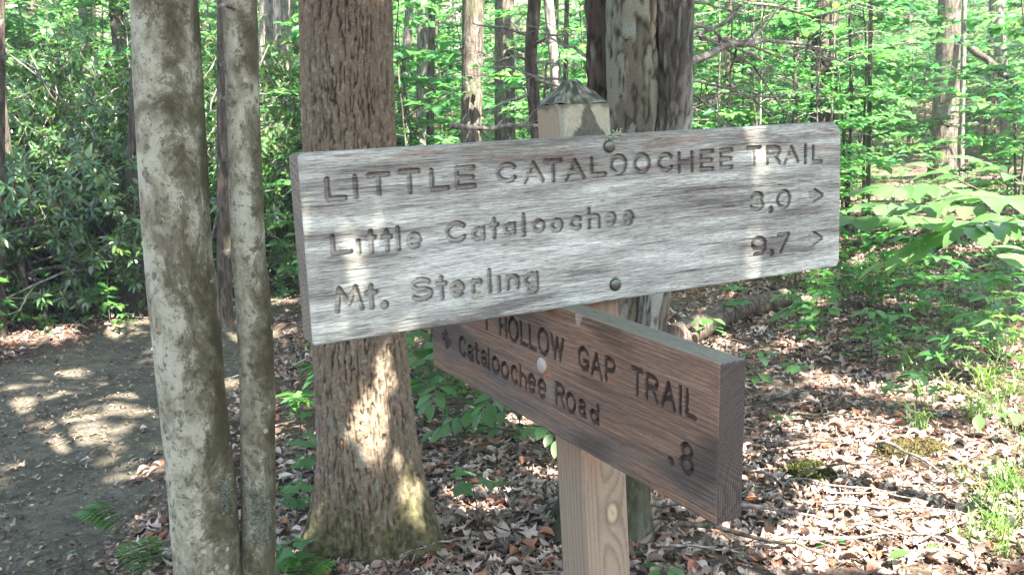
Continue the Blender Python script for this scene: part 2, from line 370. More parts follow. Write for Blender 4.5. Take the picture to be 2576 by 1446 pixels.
TXT1 = [  # glyph, zoom, bottom-left, top-right of the stroke centre lines
 ('L', Z1, 420, 560, 560, 368), ('I', Z1, 675, 535, 670, 355), ('T', Z1, 800, 515, 962, 330), ('T', Z1, 1085, 495, 1240, 300),
 ('L', Z1, 1370, 470, 1500, 290), ('E', Z1, 1600, 450, 1745, 268), ('C', Z1, 1972, 398, 2118, 240), ('A', Z1, 2215, 400, 2370, 225), ('T', Z1, 2405, 390, 2540, 207),
 ('A', Z3, 15, 545, 170, 375), ('L', Z3, 250, 510, 365, 355), ('O', Z3, 425, 497, 555, 332), ('O', Z3, 640, 487, 770, 322), ('C', Z3, 858, 470, 975, 320),
 ('H', Z3, 1045, 475, 1160, 310), ('E', Z3, 1245, 460, 1350, 290), ('E', Z3, 1425, 445, 1525, 280), ('T', Z3, 1670, 420, 1785, 258), ('R', Z3, 1850, 408, 1965, 255),
 ('A', Z3, 2010, 395, 2130, 252), ('I', Z3, 2197, 395, 2195, 245), ('L', Z3, 2268, 393, 2345, 248),
 ('L', Z1, 468, 1055, 615, 890), ('i', Z1, 702, 1050, 700, 942), ('t', Z1, 785, 1040, 838, 850), ('t', Z1, 928, 1022, 985, 845), ('l', Z1, 1065, 1010, 1060, 822),
 ('e', Z1, 1155, 998, 1255, 875), ('C', Z1, 1510, 945, 1655, 772), ('a', Z1, 1748, 922, 1838, 818), ('t', Z1, 1908, 905, 1960, 740), ('a', Z1, 2035, 872, 2120, 780),
 ('l', Z1, 2207, 882, 2205, 705), ('o', Z1, 2297, 852, 2385, 755), ('o', Z1, 2462, 848, 2548, 745),
 ('c', Z3, 60, 1000, 145, 895), ('h', Z3, 225, 985, 310, 815), ('e', Z3, 378, 960, 462, 862), ('e', Z3, 538, 955, 622, 845),
 ('M', Z2, 505, 608, 715, 380), ('t', Z2, 780, 575, 850, 370), ('.', Z2, 937, 548, 945, 540), ('S', Z2, 1195, 508, 1352, 312), ('t', Z2, 1425, 485, 1485, 295),
 ('e', Z2, 1550, 468, 1650, 338), ('r', Z2, 1745, 425, 1815, 320), ('l', Z2, 1896, 425, 1892, 235), ('i', Z2, 1982, 415, 1980, 305), ('n', Z2, 2062, 398, 2148, 282), ('g', Z2, 2228, 440, 2325, 260),
 ('3', Z3, 1705, 828, 1812, 672), ('.', Z3, 1880, 825, 1890, 815), ('0', Z3, 1942, 812, 2055, 652), ('>', Z3, 2240, 745, 2350, 640),
 ('9', Z3, 1712, 1240, 1830, 1080), ('.', Z3, 1888, 1220, 1898, 1210), ('7', Z3, 1950, 1205, 2045, 1047), ('>', Z3, 2235, 1140, 2345, 1030),
]
TXT2 = [
 ('P', Z4, -200, -60, -150, -190), ('R', Z4, -90, -15, -40, -150), ('E', Z4, 15, 60, 60, -100), ('T', Z4, 110, 110, 175, -40), ('T', Z4, 225, 180, 300, 20), ('Y', Z4, 500, 285, 590, 150),
 ('H', Z4, 670, 352, 723, 222), ('O', Z4, 752, 402, 828, 232), ('L', Z4, 862, 437, 912, 270), ('L', Z4, 940, 478, 992, 305), ('O', Z4, 1020, 520, 1104, 335), ('W', Z4, 1137, 560, 1240, 410),
 ('G', Z4, 1385, 655, 1467, 505), ('A', Z4, 1500, 725, 1590, 560), ('P', Z4, 1633, 775, 1708, 600),
 ('T', Z4, 1875, 885, 1960, 700), ('R', Z4, 2003, 935, 2100, 765), ('A', Z4, 2147, 1000, 2258, 830), ('I', Z4, 2307, 1070, 2307, 845), ('L', Z4, 2368, 1090, 2450, 905),
 ('>', Z4, 150, 470, 218, 345), ('C', Z4, 300, 535, 350, 405), ('b', Z4, 382, 578, 420, 482), ('q', Z4, 440, 605, 472, 460), ('b', Z4, 503, 632, 543, 530), ('l', Z4, 567, 675, 567, 505),
 ('o', Z4, 600, 690, 656, 590), ('o', Z4, 683, 740, 740, 640), ('c', Z4, 773, 785, 822, 670), ('h', Z4, 853, 825, 902, 670), ('e', Z4, 927, 860, 988, 750), ('e', Z4, 1018, 912, 1083, 798),
 ('R', Z4, 1180, 988, 1248, 838), ('o', Z4, 1275, 1045, 1348, 925), ('b', Z4, 1390, 1085, 1445, 985), ('d', Z4, 1494, 1145, 1562, 1018),
 ('.', Z6, 690, 873, 691, 868), ('8', Z6, 741, 918, 799, 805),
]
def seg_dist(px, py, a, b):
    dx, dy = b[0] - a[0], b[1] - a[1]; L = dx * dx + dy * dy + 1e-12
    t = np.clip(((px - a[0]) * dx + (py - a[1]) * dy) / L, 0, 1)
    return np.hypot(px - a[0] - t * dx, py - a[1] - t * dy)

class Board:
    def __init__(s, origin_TL, along, up, n, L, H, T):
        s.o, s.a, s.z, s.n, s.L, s.H, s.T = origin_TL, along, up, n, L, H, T
    def uv(s, vx, vy):
        d = ray(vx, vy); t = ((s.o - EYE) @ s.n) / (d @ s.n); P = EYE + d * t - s.o
        return float(P @ s.a), float(s.H + P @ s.z)
    def world(s, u, v, w): return s.o + u[..., None] * s.a + (v - s.H)[..., None] * s.z + w[..., None] * s.n
    def groove(s, U, V, txt, hw):
        D = np.full(U.shape, 1.0)
        for g, z, x0, y0, x1, y1 in txt:
            u0, v0 = s.uv(*zv(z, x0, y0)); u1, v1 = s.uv(*zv(z, x1, y1))
            k = 1.7 if g == '.' else 1.0
            lo = min(u0, u1) - .014; hi = max(u0, u1) + .014; vl = min(v0, v1) - .014; vh = max(v0, v1) + .014
            msk = (U > lo) & (U < hi) & (V > vl) & (V < vh)
            if not msk.any(): continue
            pu, pv = U[msk], V[msk]; d = np.full(pu.shape, 1.0)
            wob = 0.0002 * np.sin(pu * 700 + pv * 300) 
            for st in GL[g]:
                P = [(u0 + q[0] * (u1 - u0), v0 + q[1] * (v1 - v0)) for q in st]
                for a, b in zip(P[:-1], P[1:]): d = np.minimum(d, seg_dist(pu, pv, a, b))
            D[msk] = np.minimum(D[msk], (d + wob) / k)
        return D / hw
    def build(s, name, parent, mat, step, corners, edge_r, front, side, nring=14):
        """corners: radii (TL,TR,BR,BL); front(U,V)->(height,color); side(kind,u,v,w)->color"""
        nu, nv = int(s.L / step) + 1, int(s.H / step) + 1
        S, Tt = np.meshgrid(np.linspace(0, 1, nu), np.linspace(0, 1, nv)); V = Tt * s.H
        def inset(V, rt, rb):
            o = np.zeros_like(V)
            if rt: q = np.clip((V - (s.H - rt)) / rt, 0, 1); o = np.maximum(o, rt * (1 - np.sqrt(1 - np.minimum(q, .995) ** 2)))
            if rb: q = np.clip((rb - V) / rb, 0, 1); o = np.maximum(o, rb * (1 - np.sqrt(1 - np.minimum(q, .995) ** 2)))
            return o
        uL = inset(V, corners[0], corners[3]); uR = s.L - inset(V, corners[1], corners[2]); U = uL + (uR - uL) * S
        h, c = front(U, V)
        e = np.minimum(np.minimum(U - uL, uR - U), np.minimum(V, s.H - V))
        q = np.clip(1 - e / edge_r, 0, 1); h = h - edge_r * (1 - np.sqrt(1 - np.minimum(q, .98) ** 2)) * .8
        Pf = s.world(U, V, h)
        idx = np.arange(nu * nv).reshape(nv, nu)
        loop = np.concatenate([idx[0, :-1], idx[:-1, -1], idx[-1, :0:-1], idx[:0:-1, 0]])
        kind = np.concatenate([np.zeros(nu - 1), np.ones(nv - 1), np.full(nu - 1, 2), np.full(nv - 1, 3)]).astype(int)  # bottom,right,top,left
        lu, lv, lh = U.ravel()[loop], V.ravel()[loop], h.ravel()[loop]
        ring = np.linspace(0, 1, nring)[:, None]
        W = lh[None] * (1 - ring) + (-s.T) * ring; UU = np.broadcast_to(lu, W.shape); VV = np.broadcast_to(lv, W.shape)
        Ps = s.world(UU, VV, W); cs = side(np.broadcast_to(kind, W.shape), UU, VV, W)
        nl = len(loop); Vall = np.concatenate([Pf.reshape(-1, 3), Ps.reshape(-1, 3)]); off = nu * nv
        call = np.concatenate([c.reshape(-1, 3), cs.reshape(-1, 3)])
        Fs = grid_faces(nring, nl, True)[:, ::-1] + off
        back = off + (nring - 1) * nl + np.arange(nl)
        cen = len(Vall); Vall = np.vstack([Vall, s.world(np.array(s.L / 2), np.array(s.H / 2), np.array(-s.T))]); call = np.vstack([call, call[back].mean(0)])
        Fb = np.stack([back, np.roll(back, -1), np.full(nl, cen)], 1)[:, ::-1]
        m = mesh_np(name, Vall - np.array(parent.location), [grid_faces(nv, nu), Fs, Fb], call)
        ends = np.isin(np.broadcast_to(kind, W.shape), (1, 3))
        us = np.where(ends, W * .1 + VV * .25, UU); vs = np.where(ends, np.hypot(VV - .035, W + .10 + .004 * np.sin(VV * 40)), W + s.H)
        uvv = np.concatenate([np.stack([U, V], -1).reshape(-1, 2), np.stack([us, vs], -1).reshape(-1, 2), [[s.L / 2, s.H / 2]]]).astype(np.float32)
        lay = m.uv_layers.new(name='UVMap'); li = np.empty(len(m.loops), np.int32); m.loops.foreach_get('vertex_index', li); lay.data.foreach_set('uv', uvv[li].ravel())
        return link(name, m, parent, mat)

# fitted placement of the signpost
A1 = 0.48578; A2 = 0.50128; T1, T2 = 0.00677, -0.03855
d1h = np.array([math.cos(A1), math.sin(A1), 0]); N1 = np.array([math.sin(A1), -math.cos(A1), 0]); ZZ = np.array([0, 0, 1.0])
al1 = d1h * math.cos(T1) + ZZ * math.sin(T1); up1 = -d1h * math.sin(T1) + ZZ * math.cos(T1)
e2 = np.array([math.sin(A2), -math.cos(A2), 0]); N2 = np.array([-math.cos(A2), -math.sin(A2), 0])
al2 = e2 * math.cos(T2) + ZZ * math.sin(T2); up2 = -e2 * math.sin(T2) + ZZ * math.cos(T2)
B1 = Board(EYE + np.array([-.28408, 1.34513, -.03735]), al1, up1, N1, 1.01815, .26884, .0452)
L2 = .87875
B2 = Board(EYE + np.array([.25698, 1.19561, -.31552]) - al2 * L2, al2, up2, N2, L2, .2177, .0431)

pbase = np.array([.1128 + .0237 * 1.55, 1.656, 0.0]); pbase[2] = gh(pbase[0], pbase[1])
sign = thing('trail_signpost', pbase, 'wooden trail signpost with a grey board over a brown board bolted to a square post', 'signpost')

def noise_uv(U, V, L, H, su, sv, seed, cell=0.0011):
    """sample periodic filtered noise at board coordinates (metres)"""
    n = fft_noise((int(H / cell) + 1, int(L / cell) + 1), su / cell, sv / cell, seed)
    i = np.clip((V / cell).astype(int), 0, n.shape[0] - 1); j = np.clip((U / cell).astype(int), 0, n.shape[1] - 1)
    return n[i, j]
def front1(U, V):
    L, H = B1.L, B1.H
    nz = lambda su, sv, sd: noise_uv(U, V + 0.003 * np.sin(U * 7), L + .01, H + .02, su, sv, sd)
    st = nz(.013, .0005, 1); st2 = nz(.006, .0004, 2); bl = nz(.045, .006, 3); lo = nz(.12, .03, 4); st3 = nz(.06, .002, 5); st4 = nz(.006, .0005, 6)
    D = B1.groove(U, V, TXT1, .0041)
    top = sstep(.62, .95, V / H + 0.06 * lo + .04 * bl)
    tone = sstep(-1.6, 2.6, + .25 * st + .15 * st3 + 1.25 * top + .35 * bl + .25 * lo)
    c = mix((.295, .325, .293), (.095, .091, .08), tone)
    c = mix(c, (.085, .082, .078), .65 * sstep(1.25, 2.0, bl + .25 * lo + .3 * st))
    c = mix(c, (.40, .43, .40), .45 * sstep(.3, 1.6, -bl - .3 * lo) * (1 - top))
    c = mix(c, (.17, .085, .06), .5 * sstep(.9, 1.9, nz(.02, .0012, 8)) * sstep(.6, .9, V / H))
    crack = sstep(1.9, 2.4, nz(.09, .0006, 9))
    c = mix(c, (.05, .04, .035), .8 * crack)
    ins = sstep(1.08, .85, D)
    c = mix(c, c * np.array([.86, .82, .80]), ins)
    c = mix(c, (.045, .038, .032), .85 * ins * sstep(.60, .84, D))
    h = -.00016 * st - .00016 * st2 - .00006 * st3 - .0012 * crack
    h = h - .0062 * sstep(1.05, .80, D)
    return h, c
def side1(k, u, v, w):
    n = np.sin(v * 900 + 3 * np.sin(w * 160 + v * 30)) * .5 + .5
    n2 = rng.random(u.shape)
    c = mix((.075, .064, .052), (.165, .15, .122), .6 * n + .4 * n2)
    top = np.sin(u * 400 + 5 * np.sin(u * 31)) * .5 + .5
    ct = mix((.13, .13, .11), (.26, .275, .245), .5 * top + .5 * n2)
    return np.where(((k == 2) | (k == 0))[..., None], ct, c)
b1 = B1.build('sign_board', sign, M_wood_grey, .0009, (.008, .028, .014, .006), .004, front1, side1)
b1['label'] = 'large weathered grey board carved LITTLE CATALOOCHEE TRAIL'

def rings2(y, z, x):
    warp = .004 * np.sin(x * 5.1 + 1) + .003 * np.sin(x * 11.7 + y * 20) + .0015 * np.sin(x * 29 + y * 35)
    # a soft swirl right of the middle of the board
    sw = .010 * np.exp(-(((x - .62) / .09) ** 2 + ((y - .085) / .03) ** 2))
    r = np.hypot(y - .05 + warp + sw, (z + .075) * 1.0)
    return r
def front2(U, V):
    L, H = B2.L, B2.H
    nz = lambda su, sv, sd: noise_uv(U, V, L + .01, H + .02, su, sv, sd)
    r = rings2(V, np.zeros_like(V), U); f = (r / .0058) % 1.0; late = sstep(.55, .95, f) * (1 - sstep(.97, 1., f))
    st = nz(.03, .0009, 21); lo = nz(.10, .02, 22); bl = nz(.05, .012, 23)
    c = mix((.125, .082, .057), (.060, .041, .030), .55 * late + .18 * st + .1 * lo)
    c = mix(c, (.072, .064, .056), .8 * sstep(.1, 1.4, bl + .5 * lo - 3.0 * (V / H - .42)))   # greyed, silvery lower half
    c = mix(c, (.30, .22, .17), .5 * sstep(.8, 1.8, st) * sstep(.5, 1.0, V / H))
    c = mix(c, (.34, .31, .28), .75 * sstep(.011, .008, np.hypot((U - .555) * .9, (V - .2185) * .6 - .3 * (U - .555))))
    c = c * (1 - .42 * sstep(.1, 1.5, bl + .5 * lo))[..., None]; c = mix(c, (.045, .036, .030), .55 * np.exp(-(((U - .58) / .13) ** 2 + ((V - .085 - .04 * (U - .58)) / .022) ** 2)))
    bu, bv = B2.uv(1374, 930); c = mix(c, (.20, .07, .03), .75 * sstep(.019, .013, np.hypot(U - bu, V - bv)) ); c = mix(c, (.13, .125, .115), .5 * np.exp(-(((U - bu - .01) / .02) ** 2 + ((V - bv + .035) / .03) ** 2)))
    D = B2.groove(U, V, TXT2, .0041)
    c = mix(c, (.028, .018, .014), sstep(1.12, .9, D))
    h = .00016 * st - .0002 * late - .0062 * np.clip(1 - np.clip(D, 0, 1) ** 5, 0, 1) ** .6
    return h, c
def side2(k, u, v, w):
    r = np.hypot(v - .035, (w + .10) * 1.0 + .004 * np.sin(v * 40)); f = (r / .0040) % 1
    n2 = rng.random(u.shape)
    ce = mix((.024, .020, .019), (.085, .073, .066), sstep(.5, .9, f) * (.5 + .5 * n2))
    ct = mix((.085, .085, .065), (.17, .172, .138), .45 * (np.sin(w * 1900 + 6 * np.sin(u * 9)) * .5 + .5) + .55 * n2)
    ct = mix(ct, (.24, .175, .125), sstep(-.006, -.001, w))
    return np.where(((k == 2) | (k == 0))[..., None], ct, ce)
b2 = B2.build('sign_board', sign, M_wood_brown, .0009, (.003, .003, .003, .003), .002, front2, side2, 24)
b2['label'] = 'smaller brown board carved HOLLOW GAP TRAIL and Cataloochee Road'

# square post with a pyramid cap
def build_post():
    w = .0445; zt, za = 1.567, 1.612; zb = pbase[2] - .3
    nz_ = 420; ncs = 16; zs = np.linspace(zb, zt, nz_)
    # cross section: rounded square, points run n+ (front), etc.
    pts = []
    cor = .004
    for (ax, ay) in ((-1, 1), (1, 1), (1, -1), (-1, -1)): pts.append((ax, ay))
    per = []
    for k in range(4):
        a = np.array(pts[k]); b = np.array(pts[(k + 1) % 4]); t = np.linspace(0, 1, ncs * 2 + 1)[:-1]
        per += [a * (1 - q) + b * q for q in t]
    per = np.array(per) * w
    lim = w - cor; inner = np.clip(per, -lim, lim); dlt = per - inner; ln = np.linalg.norm(dlt, axis=1)[:, None]
    per = inner + np.where(ln > 0, dlt / np.maximum(ln, 1e-9) * np.minimum(ln, cor), 0)
    s_ = per[:, 0][None, :]; t_ = per[:, 1][None, :]; Z = zs[:, None]
    lean = np.array([-.0237, -.0008, 0])
    c0 = np.array([.1128, 1.656, 0])
    def W(s, t, z): return c0 + lean * (z - 1.55)[..., None] + s[..., None] * d1h + t[..., None] * N1 + z[..., None] * ZZ
    s2, t2, z2 = np.broadcast_arrays(s_, t_, Z)
    # tree rings
    def wood(s, t, z):
        wx = .006 * np.sin(z * 3.1) + .004 * np.sin(z * 7.7 + 1); kn = 0
        for (ks, kt, kz, rr, am) in ((.012, .0445, .862, .022, .016),):
            q = ((s - ks) ** 2 + (t - kt) ** 2 + ((z - kz) * .34) ** 2) / rr ** 2; kn = kn + am * np.exp(-q)
        r = np.hypot(s - .012 + wx, (t - .075) * .8) + kn
        return r
    r = wood(s2, t2, z2); f = (r / .0062) % 1; late = sstep(.35, .9, f) * (1 - sstep(.94, 1., f))
    n = rng.random(s2.shape)
    c = mix((.20, .168, .122), (.105, .08, .055), .6 * late + .2 * n)
    # rust-red stain running down under the brown board
    stain = np.exp(-((s2 + .020) / .022) ** 2) * sstep(.90, 1.0, z2) + .35 * sstep(.97, 1.03, z2)
    c = mix(c, (.20, .095, .055), .6 * np.clip(stain, 0, 1))
    for (ks, kt, kz, rr) in ((.012, .0445, .862, .011),):
        q = np.sqrt((s2 - ks) ** 2 + (t2 - kt) ** 2 + ((z2 - kz) * .6) ** 2) / rr
        c = mix(c, (.30, .25, .17), sstep(1.1, .6, q)); c = mix(c, (.07, .05, .04), .5 * sstep(.28, .0, np.abs(q - 1.15)))
        c = mix(c, (.05, .04, .03), .6 * sstep(.12, .04, np.abs((s2 - ks) * 120 + (z2 - kz) * 60)) * (q < .9))
    # bell-shaped black mould below the cap, pale wood left between
    hh = zt - z2; bell = np.abs(s2 - .004) < (.009 + .024 * (np.clip(hh, 0, 1) / .05) ** 1.3 + .0025 * fft_noise(s2.shape, 2, 3, 7))
    cap = sstep(.10, .06, hh)
    pale = mix((.27, .285, .205), (.20, .205, .145), n)
    frontm = (t2 > .03)
    c = np.where(((~frontm) & (hh < .16))[..., None], mix(c, (.22, .19, .125), .6 * np.ones_like(hh)), c); c = np.where((frontm & (hh < .16))[..., None], mix(c, pale, .85 * np.ones_like(hh)), c)
    blackm = (frontm & bell & (hh < .2)) 
    c = np.where(blackm[..., None], mix((.04, .042, .03), (.085, .085, .065), n), c); c = mix(c, (.045, .048, .034), .8 * sstep(.012, .002, hh + .004 * fft_noise(s2.shape, 2, 1, 8)))
    V = [W(s2, t2, z2).reshape(-1, 3)]; Cc = [c.reshape(-1, 3)]
    nl = per.shape[0]; F = [grid_faces(nz_, nl, True)[:, ::-1]]
    # pyramid
    kk = 16; q = np.linspace(0, 1, kk)[:, None]; sc = (1.0 + .015 * np.sin(q * 3.1)) * (1 - q) ** (1.0 - .12 * q) + .0005; sc = sc * (1 + .03 * fft_noise((kk, nl), 2.2, 1.2, 2) * (q > .01))
    sp = per[:, 0][None] * sc; tp = per[:, 1][None] * sc; zp = zt + .001 + (za - zt) * (1 - (1 - q) ** 1.08 - .16 * q ** 5) + .0009 * fft_noise(sp.shape, 2, 1, 3)
    nA = fft_noise(sp.shape, 2.5, 1.2, 12); nB = fft_noise(sp.shape, .9, .7, 13)
    cc = mix((.028, .031, .021), (.115, .122, .088), sstep(-.9, 1.3, nA + .7 * nB - .5 * q))
    cc = mix(cc, (.21, .225, .165), .7 * sstep(1.1, 1.6, nB + .4 * nA))
    V.append(W(sp, tp, zp).reshape(-1, 3)); Cc.append(cc.reshape(-1, 3)); F.append(grid_faces(kk, nl, True)[:, ::-1] + nz_ * nl)
    m = mesh_np('post', np.concatenate(V) - pbase, F, np.concatenate(Cc), True)
    o = link('post', m, sign, M_wood_post); o['label'] = 'square post with a pointed, mould blackened top'
build_post()
def dome(name, board, vx, vy, rad, mat, parent, hgt=.42):
    u, v = board.uv(vx, vy); nr, ns = 9, 28; t = np.linspace(0, math.pi / 2, nr)[:, None]; ph = np.arange(ns) * 2 * math.pi / ns
    a = np.linspace(.0, 1, nr)[:, None]
    rr = rad * np.cos(t * .985); hh = .0022 + hgt * rad * np.sin(t)
    rr = np.vstack([np.full((1, 1), rad * 1.0), rr]); hh = np.vstack([np.full((1, 1), -.001), hh])
    U = u + rr * np.cos(ph); Vv = v + rr * np.sin(ph); P = board.world(U, Vv, hh + 0 * U)
    m = mesh_np(name, P.reshape(-1, 3) - pbase, [grid_faces(nr + 1, ns, True)]); return link(name, m, parent, mat)
dome('bolt_head', B1, 1532, 368, .0105, M_bolt_dark, b1); dome('bolt_head', B1, 1547, 715, .0108, M_bolt_dark, b1)
dome('bolt_head', B2, 1365, 919, .0135, M_bolt_pale, b2, .22)
# tufts of lichen on the grey board
def lichen_tuft(board, vx, vy, n, spread, parent):
    u, v = board.uv(vx, vy); s = Soup(); g = np.random.default_rng(int(vx))
    for k in range(n):
        a = g.uniform(0, 6.28); r0 = spread * g.random() ** .6
        p0 = np.array([u + r0 * math.cos(a) * 1.5, v + r0 * math.sin(a) * .5, 0.0]); q = [p0]
        for j in range(3): q.append(q[-1] + np.array([g.normal() * .0022, g.normal() * .002, g.uniform(.0, .0018)]))
        q = np.array(q); P = board.world(q[:, 0], q[:, 1], q[:, 2] + .0006)
        s.tube(P - pbase, [.0007, .0006, .0006, .0004], 4, np.array([.36, .40, .30]) * g.uniform(.7, 1.2))
    link('lichen', s.mesh('lichen'), parent, M_lichen)['kind'] = 'stuff'
lichen_tuft(B1, 1545, 338, 46, .012, b1); lichen_tuft(B1, 1198, 742, 26, .006, b1)

# ------------------------------------------------------------------ near trees
def rows_to_path(rows, Y, zlow, zhigh, n):
    """rows: (view y, left x, right x) measured edges -> centre line and radius as functions of height"""
    C, Rr = [], []
    for y, a, b in rows:
        P = at((a + b) / 2, y, Y); C.append(P); Rr.append((b - a) / 2 / FPX * ((P - EYE) @ _f))
    C = np.array(C)[::-1]; Rr = np.array(Rr)[::-1]
    k_ = int(n * .9); z = np.concatenate([np.linspace(zlow, 2.5, k_), np.linspace(2.5, zhigh, n - k_ + 1)[1:]])
    def ext(v):
        o = np.interp(z, C[:, 2], v)
        s1 = (v[-1] - v[-2]) / (C[-1, 2] - C[-2, 2] + 1e-9); s0 = (v[1] - v[0]) / (C[1, 2] - C[0, 2] + 1e-9)
        o = np.where(z > C[-1, 2], v[-1] + s1 * (z - C[-1, 2]), o); return np.where(z < C[0, 2], v[0] + s0 * (z - C[0, 2]), o)
    return z, ext(C[:, 0]), ext(C[:, 1]), Rr, C[:, 2]

def stem_mesh(name, rows, Y, base, zlow, zhigh, nring, nseg, disp=None, flare=0.0, taper_top=.55, topz=9.0, xshift=0):
    z, X, Yy, Rr, Cz = rows_to_path(rows, Y, zlow, zhigh, nring)
    r = np.interp(z, Cz, Rr); top = z > Cz[-1]; r = np.where(top, Rr[-1] * (1 - .45 * np.clip((z - Cz[-1]) / (zhigh - Cz[-1] + 1e-6), 0, 1)), r)
    r = r * (1 + flare * np.exp(-(z - base[2]) / .14))
    th = np.arange(nseg) * 2 * math.pi / nseg
    Rm = np.repeat(r[:, None], nseg, 1); col = None
    if disp is not None: Rm, col = disp(Rm, z, th)
    V = np.stack([X[:, None] + Rm * np.cos(th), Yy[:, None] + Rm * np.sin(th), np.repeat(z[:, None], nseg, 1)], -1)
    F = grid_faces(nring, nseg, True)
    return mesh_np(name, V.reshape(-1, 3) - base, [F], None if col is None else col.reshape(-1, 3))

# twin stemmed smooth grey tree
tb = np.array([at(600, 1446, 2.33)[0] - .02, 2.33, 0]); tb[2] = gh(tb[0], tb[1]) - .03
twin = thing('tree', tb, 'twin-stemmed smooth grey tree with lichen blotches, in front at the left of the trail signs', 'tree')
def lumpy(amp, seed):
    def f(Rm, z, th):
        n = fft_noise(Rm.shape, Rm.shape[1] / 9, 22, seed); n2 = fft_noise(Rm.shape, Rm.shape[1] / 40, 5, seed + 1)
        return Rm * (1 + amp * n + amp * .35 * n2), None
    return f
rowsA = [(0, 330, 495), (325, 345, 515), (650, 367, 530), (723, 372, 542), (973, 397, 562), (1223, 425, 592), (1446, 445, 605)]
rowsB = [(0, 560, 645), (325, 572, 655), (650, 582, 667), (723, 590, 676), (973, 605, 690), (1223, 607, 692), (1446, 605, 692)]
link('trunk', stem_mesh('trunk', rowsA, 2.30, tb, tb[2] - .1, 7.5, 420, 72, lumpy(.016, 11), .25), twin, M_mottled)
link('trunk', stem_mesh('trunk', rowsB, 2.36, tb, tb[2] - .1, 6.5, 420, 56, lumpy(.02, 13), .3), twin, M_mottled)
# lichen rosettes on the stems, branch stub
def rosette(parent, base, vx, vy, Y, w, h, n, seed):
    s = Soup(); g = np.random.default_rng(seed)
    for k in range(n):
        q = at(vx + g.normal() * w, vy + g.normal() * h, Y); a = g.uniform(0, 6.28); r = g.uniform(.0010, .0032)
        nrm = EYE - q; nrm[2] = 0; nrm /= np.linalg.norm(nrm); side = np.cross(nrm, ZZ); nn = 7
        ph = np.arange(nn) * 6.283 / nn; rr = r * g.uniform(.6, 1.2, nn)
        V = np.vstack([q + nrm * .003 + rr[:, None] * (np.cos(ph)[:, None] * side + np.sin(ph)[:, None] * ZZ) + nrm * g.uniform(.0, .004, nn)[:, None], q])
        i = np.arange(nn); s.add(V - base, np.stack([i, (i + 1) % nn, np.full(nn, nn)], 1), np.array([.15, .18, .14]) * g.uniform(.7, 1.25))
    link('lichen', s.mesh('lichen'), parent, M_lichen)['kind'] = 'stuff'
rosette(twin, tb, 565, 1245, 2.247, 9, 22, 190, 3); rosette(twin, tb, 652, 1290, 2.308, 17, 36, 420, 4)
s = Soup(); p0 = at(590, 20, 2.33); s.tube([p0 - tb, at(565, 12, 2.26) - tb, at(548, 18, 2.22) - tb], [.007, .005, .003], 6); link('branch_stub', s.mesh('branch_stub'), twin, M_twig)

# big furrowed oak behind the left half of the grey board
ob = np.array([at(935, 1400, 3.33)[0], 3.33, 0]); ob[2] = gh(ob[0], ob[1])
oak = thing('tree', ob, 'thick brown furrowed tree with mossy flared roots behind the left end of the grey board', 'tree')
def oak_disp(Rm, z, th):
    ny, nx = Rm.shape
    n1 = fft_noise((ny, nx), 1.2, 13, 31); n2 = fft_noise((ny, nx), 1.2, 3.6, 32); n3 = fft_noise((ny, nx), 1.0, 1.6, 33); lo = fft_noise((ny, nx), 10, 40, 34)
    f = np.clip(np.abs(n1 + .3 * n2) / .6, 0, 1) ** .7; crk = np.clip(np.abs(n2) / .22, 0, 1)
    hgt = f * (.55 + .45 * crk) + .10 * n3
    zz = (z - ob[2])[:, None]; low = np.exp(-np.clip(zz, 0, 9) / .16)
    lob = .5 * np.cos(3 * (th + .55)) + .35 * np.cos(5 * th + 1.0) + .25 * np.cos(2 * th - .3)
    Rm = Rm * (1 + .22 * low * lob[None] + .05 * np.exp(-zz / .5) * lob[None]) + .0095 * (hgt - .7) * (.55 + .45 * (1 - low)) + .004 * lo
    t = np.clip(hgt, 0, 1)
    c = mix((.038, .030, .022), (.138, .112, .080), sstep(.05, .9, t))
    c = mix(c, (.19, .125, .075), .28 * sstep(.5, 1.6, lo + .5 * n3) * t)
    c = mix(c, (.22, .20, .175), .5 * sstep(.7, 1.8, n3) * t)
    moss = sstep(.45, .02, zz + .09 * lo + .05 * n2) 
    c = mix(c, mix((.018, .021, .009), (.06, .064, .025), np.clip(.5 + .35 * n3, 0, 1)), .85 * moss)
    c = mix(c, (.15, .18, .145), .6 * sstep(1.2, 1.9, n2 * .7 + lo * .6) * sstep(.9, .25, zz))
    return Rm, c
rowsO = [(0, 762, 985), (350, 769, 990), (860, 787, 1019), (1000, 796, 1031), (1100, 801, 1042), (1200, 799, 1062), (1300, 789, 1085), (1400, 775, 1108)]
link('trunk', stem_mesh('trunk', rowsO, 3.33, ob, -.15, 8.0, 900, 300, oak_disp), oak, M_oak)

def platy(Rm, z, th, c0=(.03, .026, .022), c1=(.13, .12, .103), c2=(.25, .26, .235), sd=51):
    ny, nx = Rm.shape; n1 = fft_noise((ny, nx), 1.1, 6, sd); n2 = fft_noise((ny, nx), 1.1, 2.6, sd + 1); lo = fft_noise((ny, nx), 8, 14, sd + 2)
    n3 = fft_noise((ny, nx), .8, 1.3, sd + 3); f = np.clip(np.abs(n1 + .7 * n2) / .95 + .12 * n3, 0, 1); Rm = Rm + .007 * (f - .7) + .003 * lo
    c = mix(c0, c1, f); c = mix(c, c2, .75 * sstep(.35, .9, lo + .3 * n2) * f); c = mix(c, c0, .7 * sstep(.5, 1.2, -lo + .4 * n3)); c = mix(c, (.17, .21, .19), .5 * sstep(1.2, 1.8, n2)); c = mix(c, (.030, .034, .016), .8 * sstep(.75, .25, (z - cb[2])[:, None] + .08 * lo + .06 * n2))
    return Rm, c
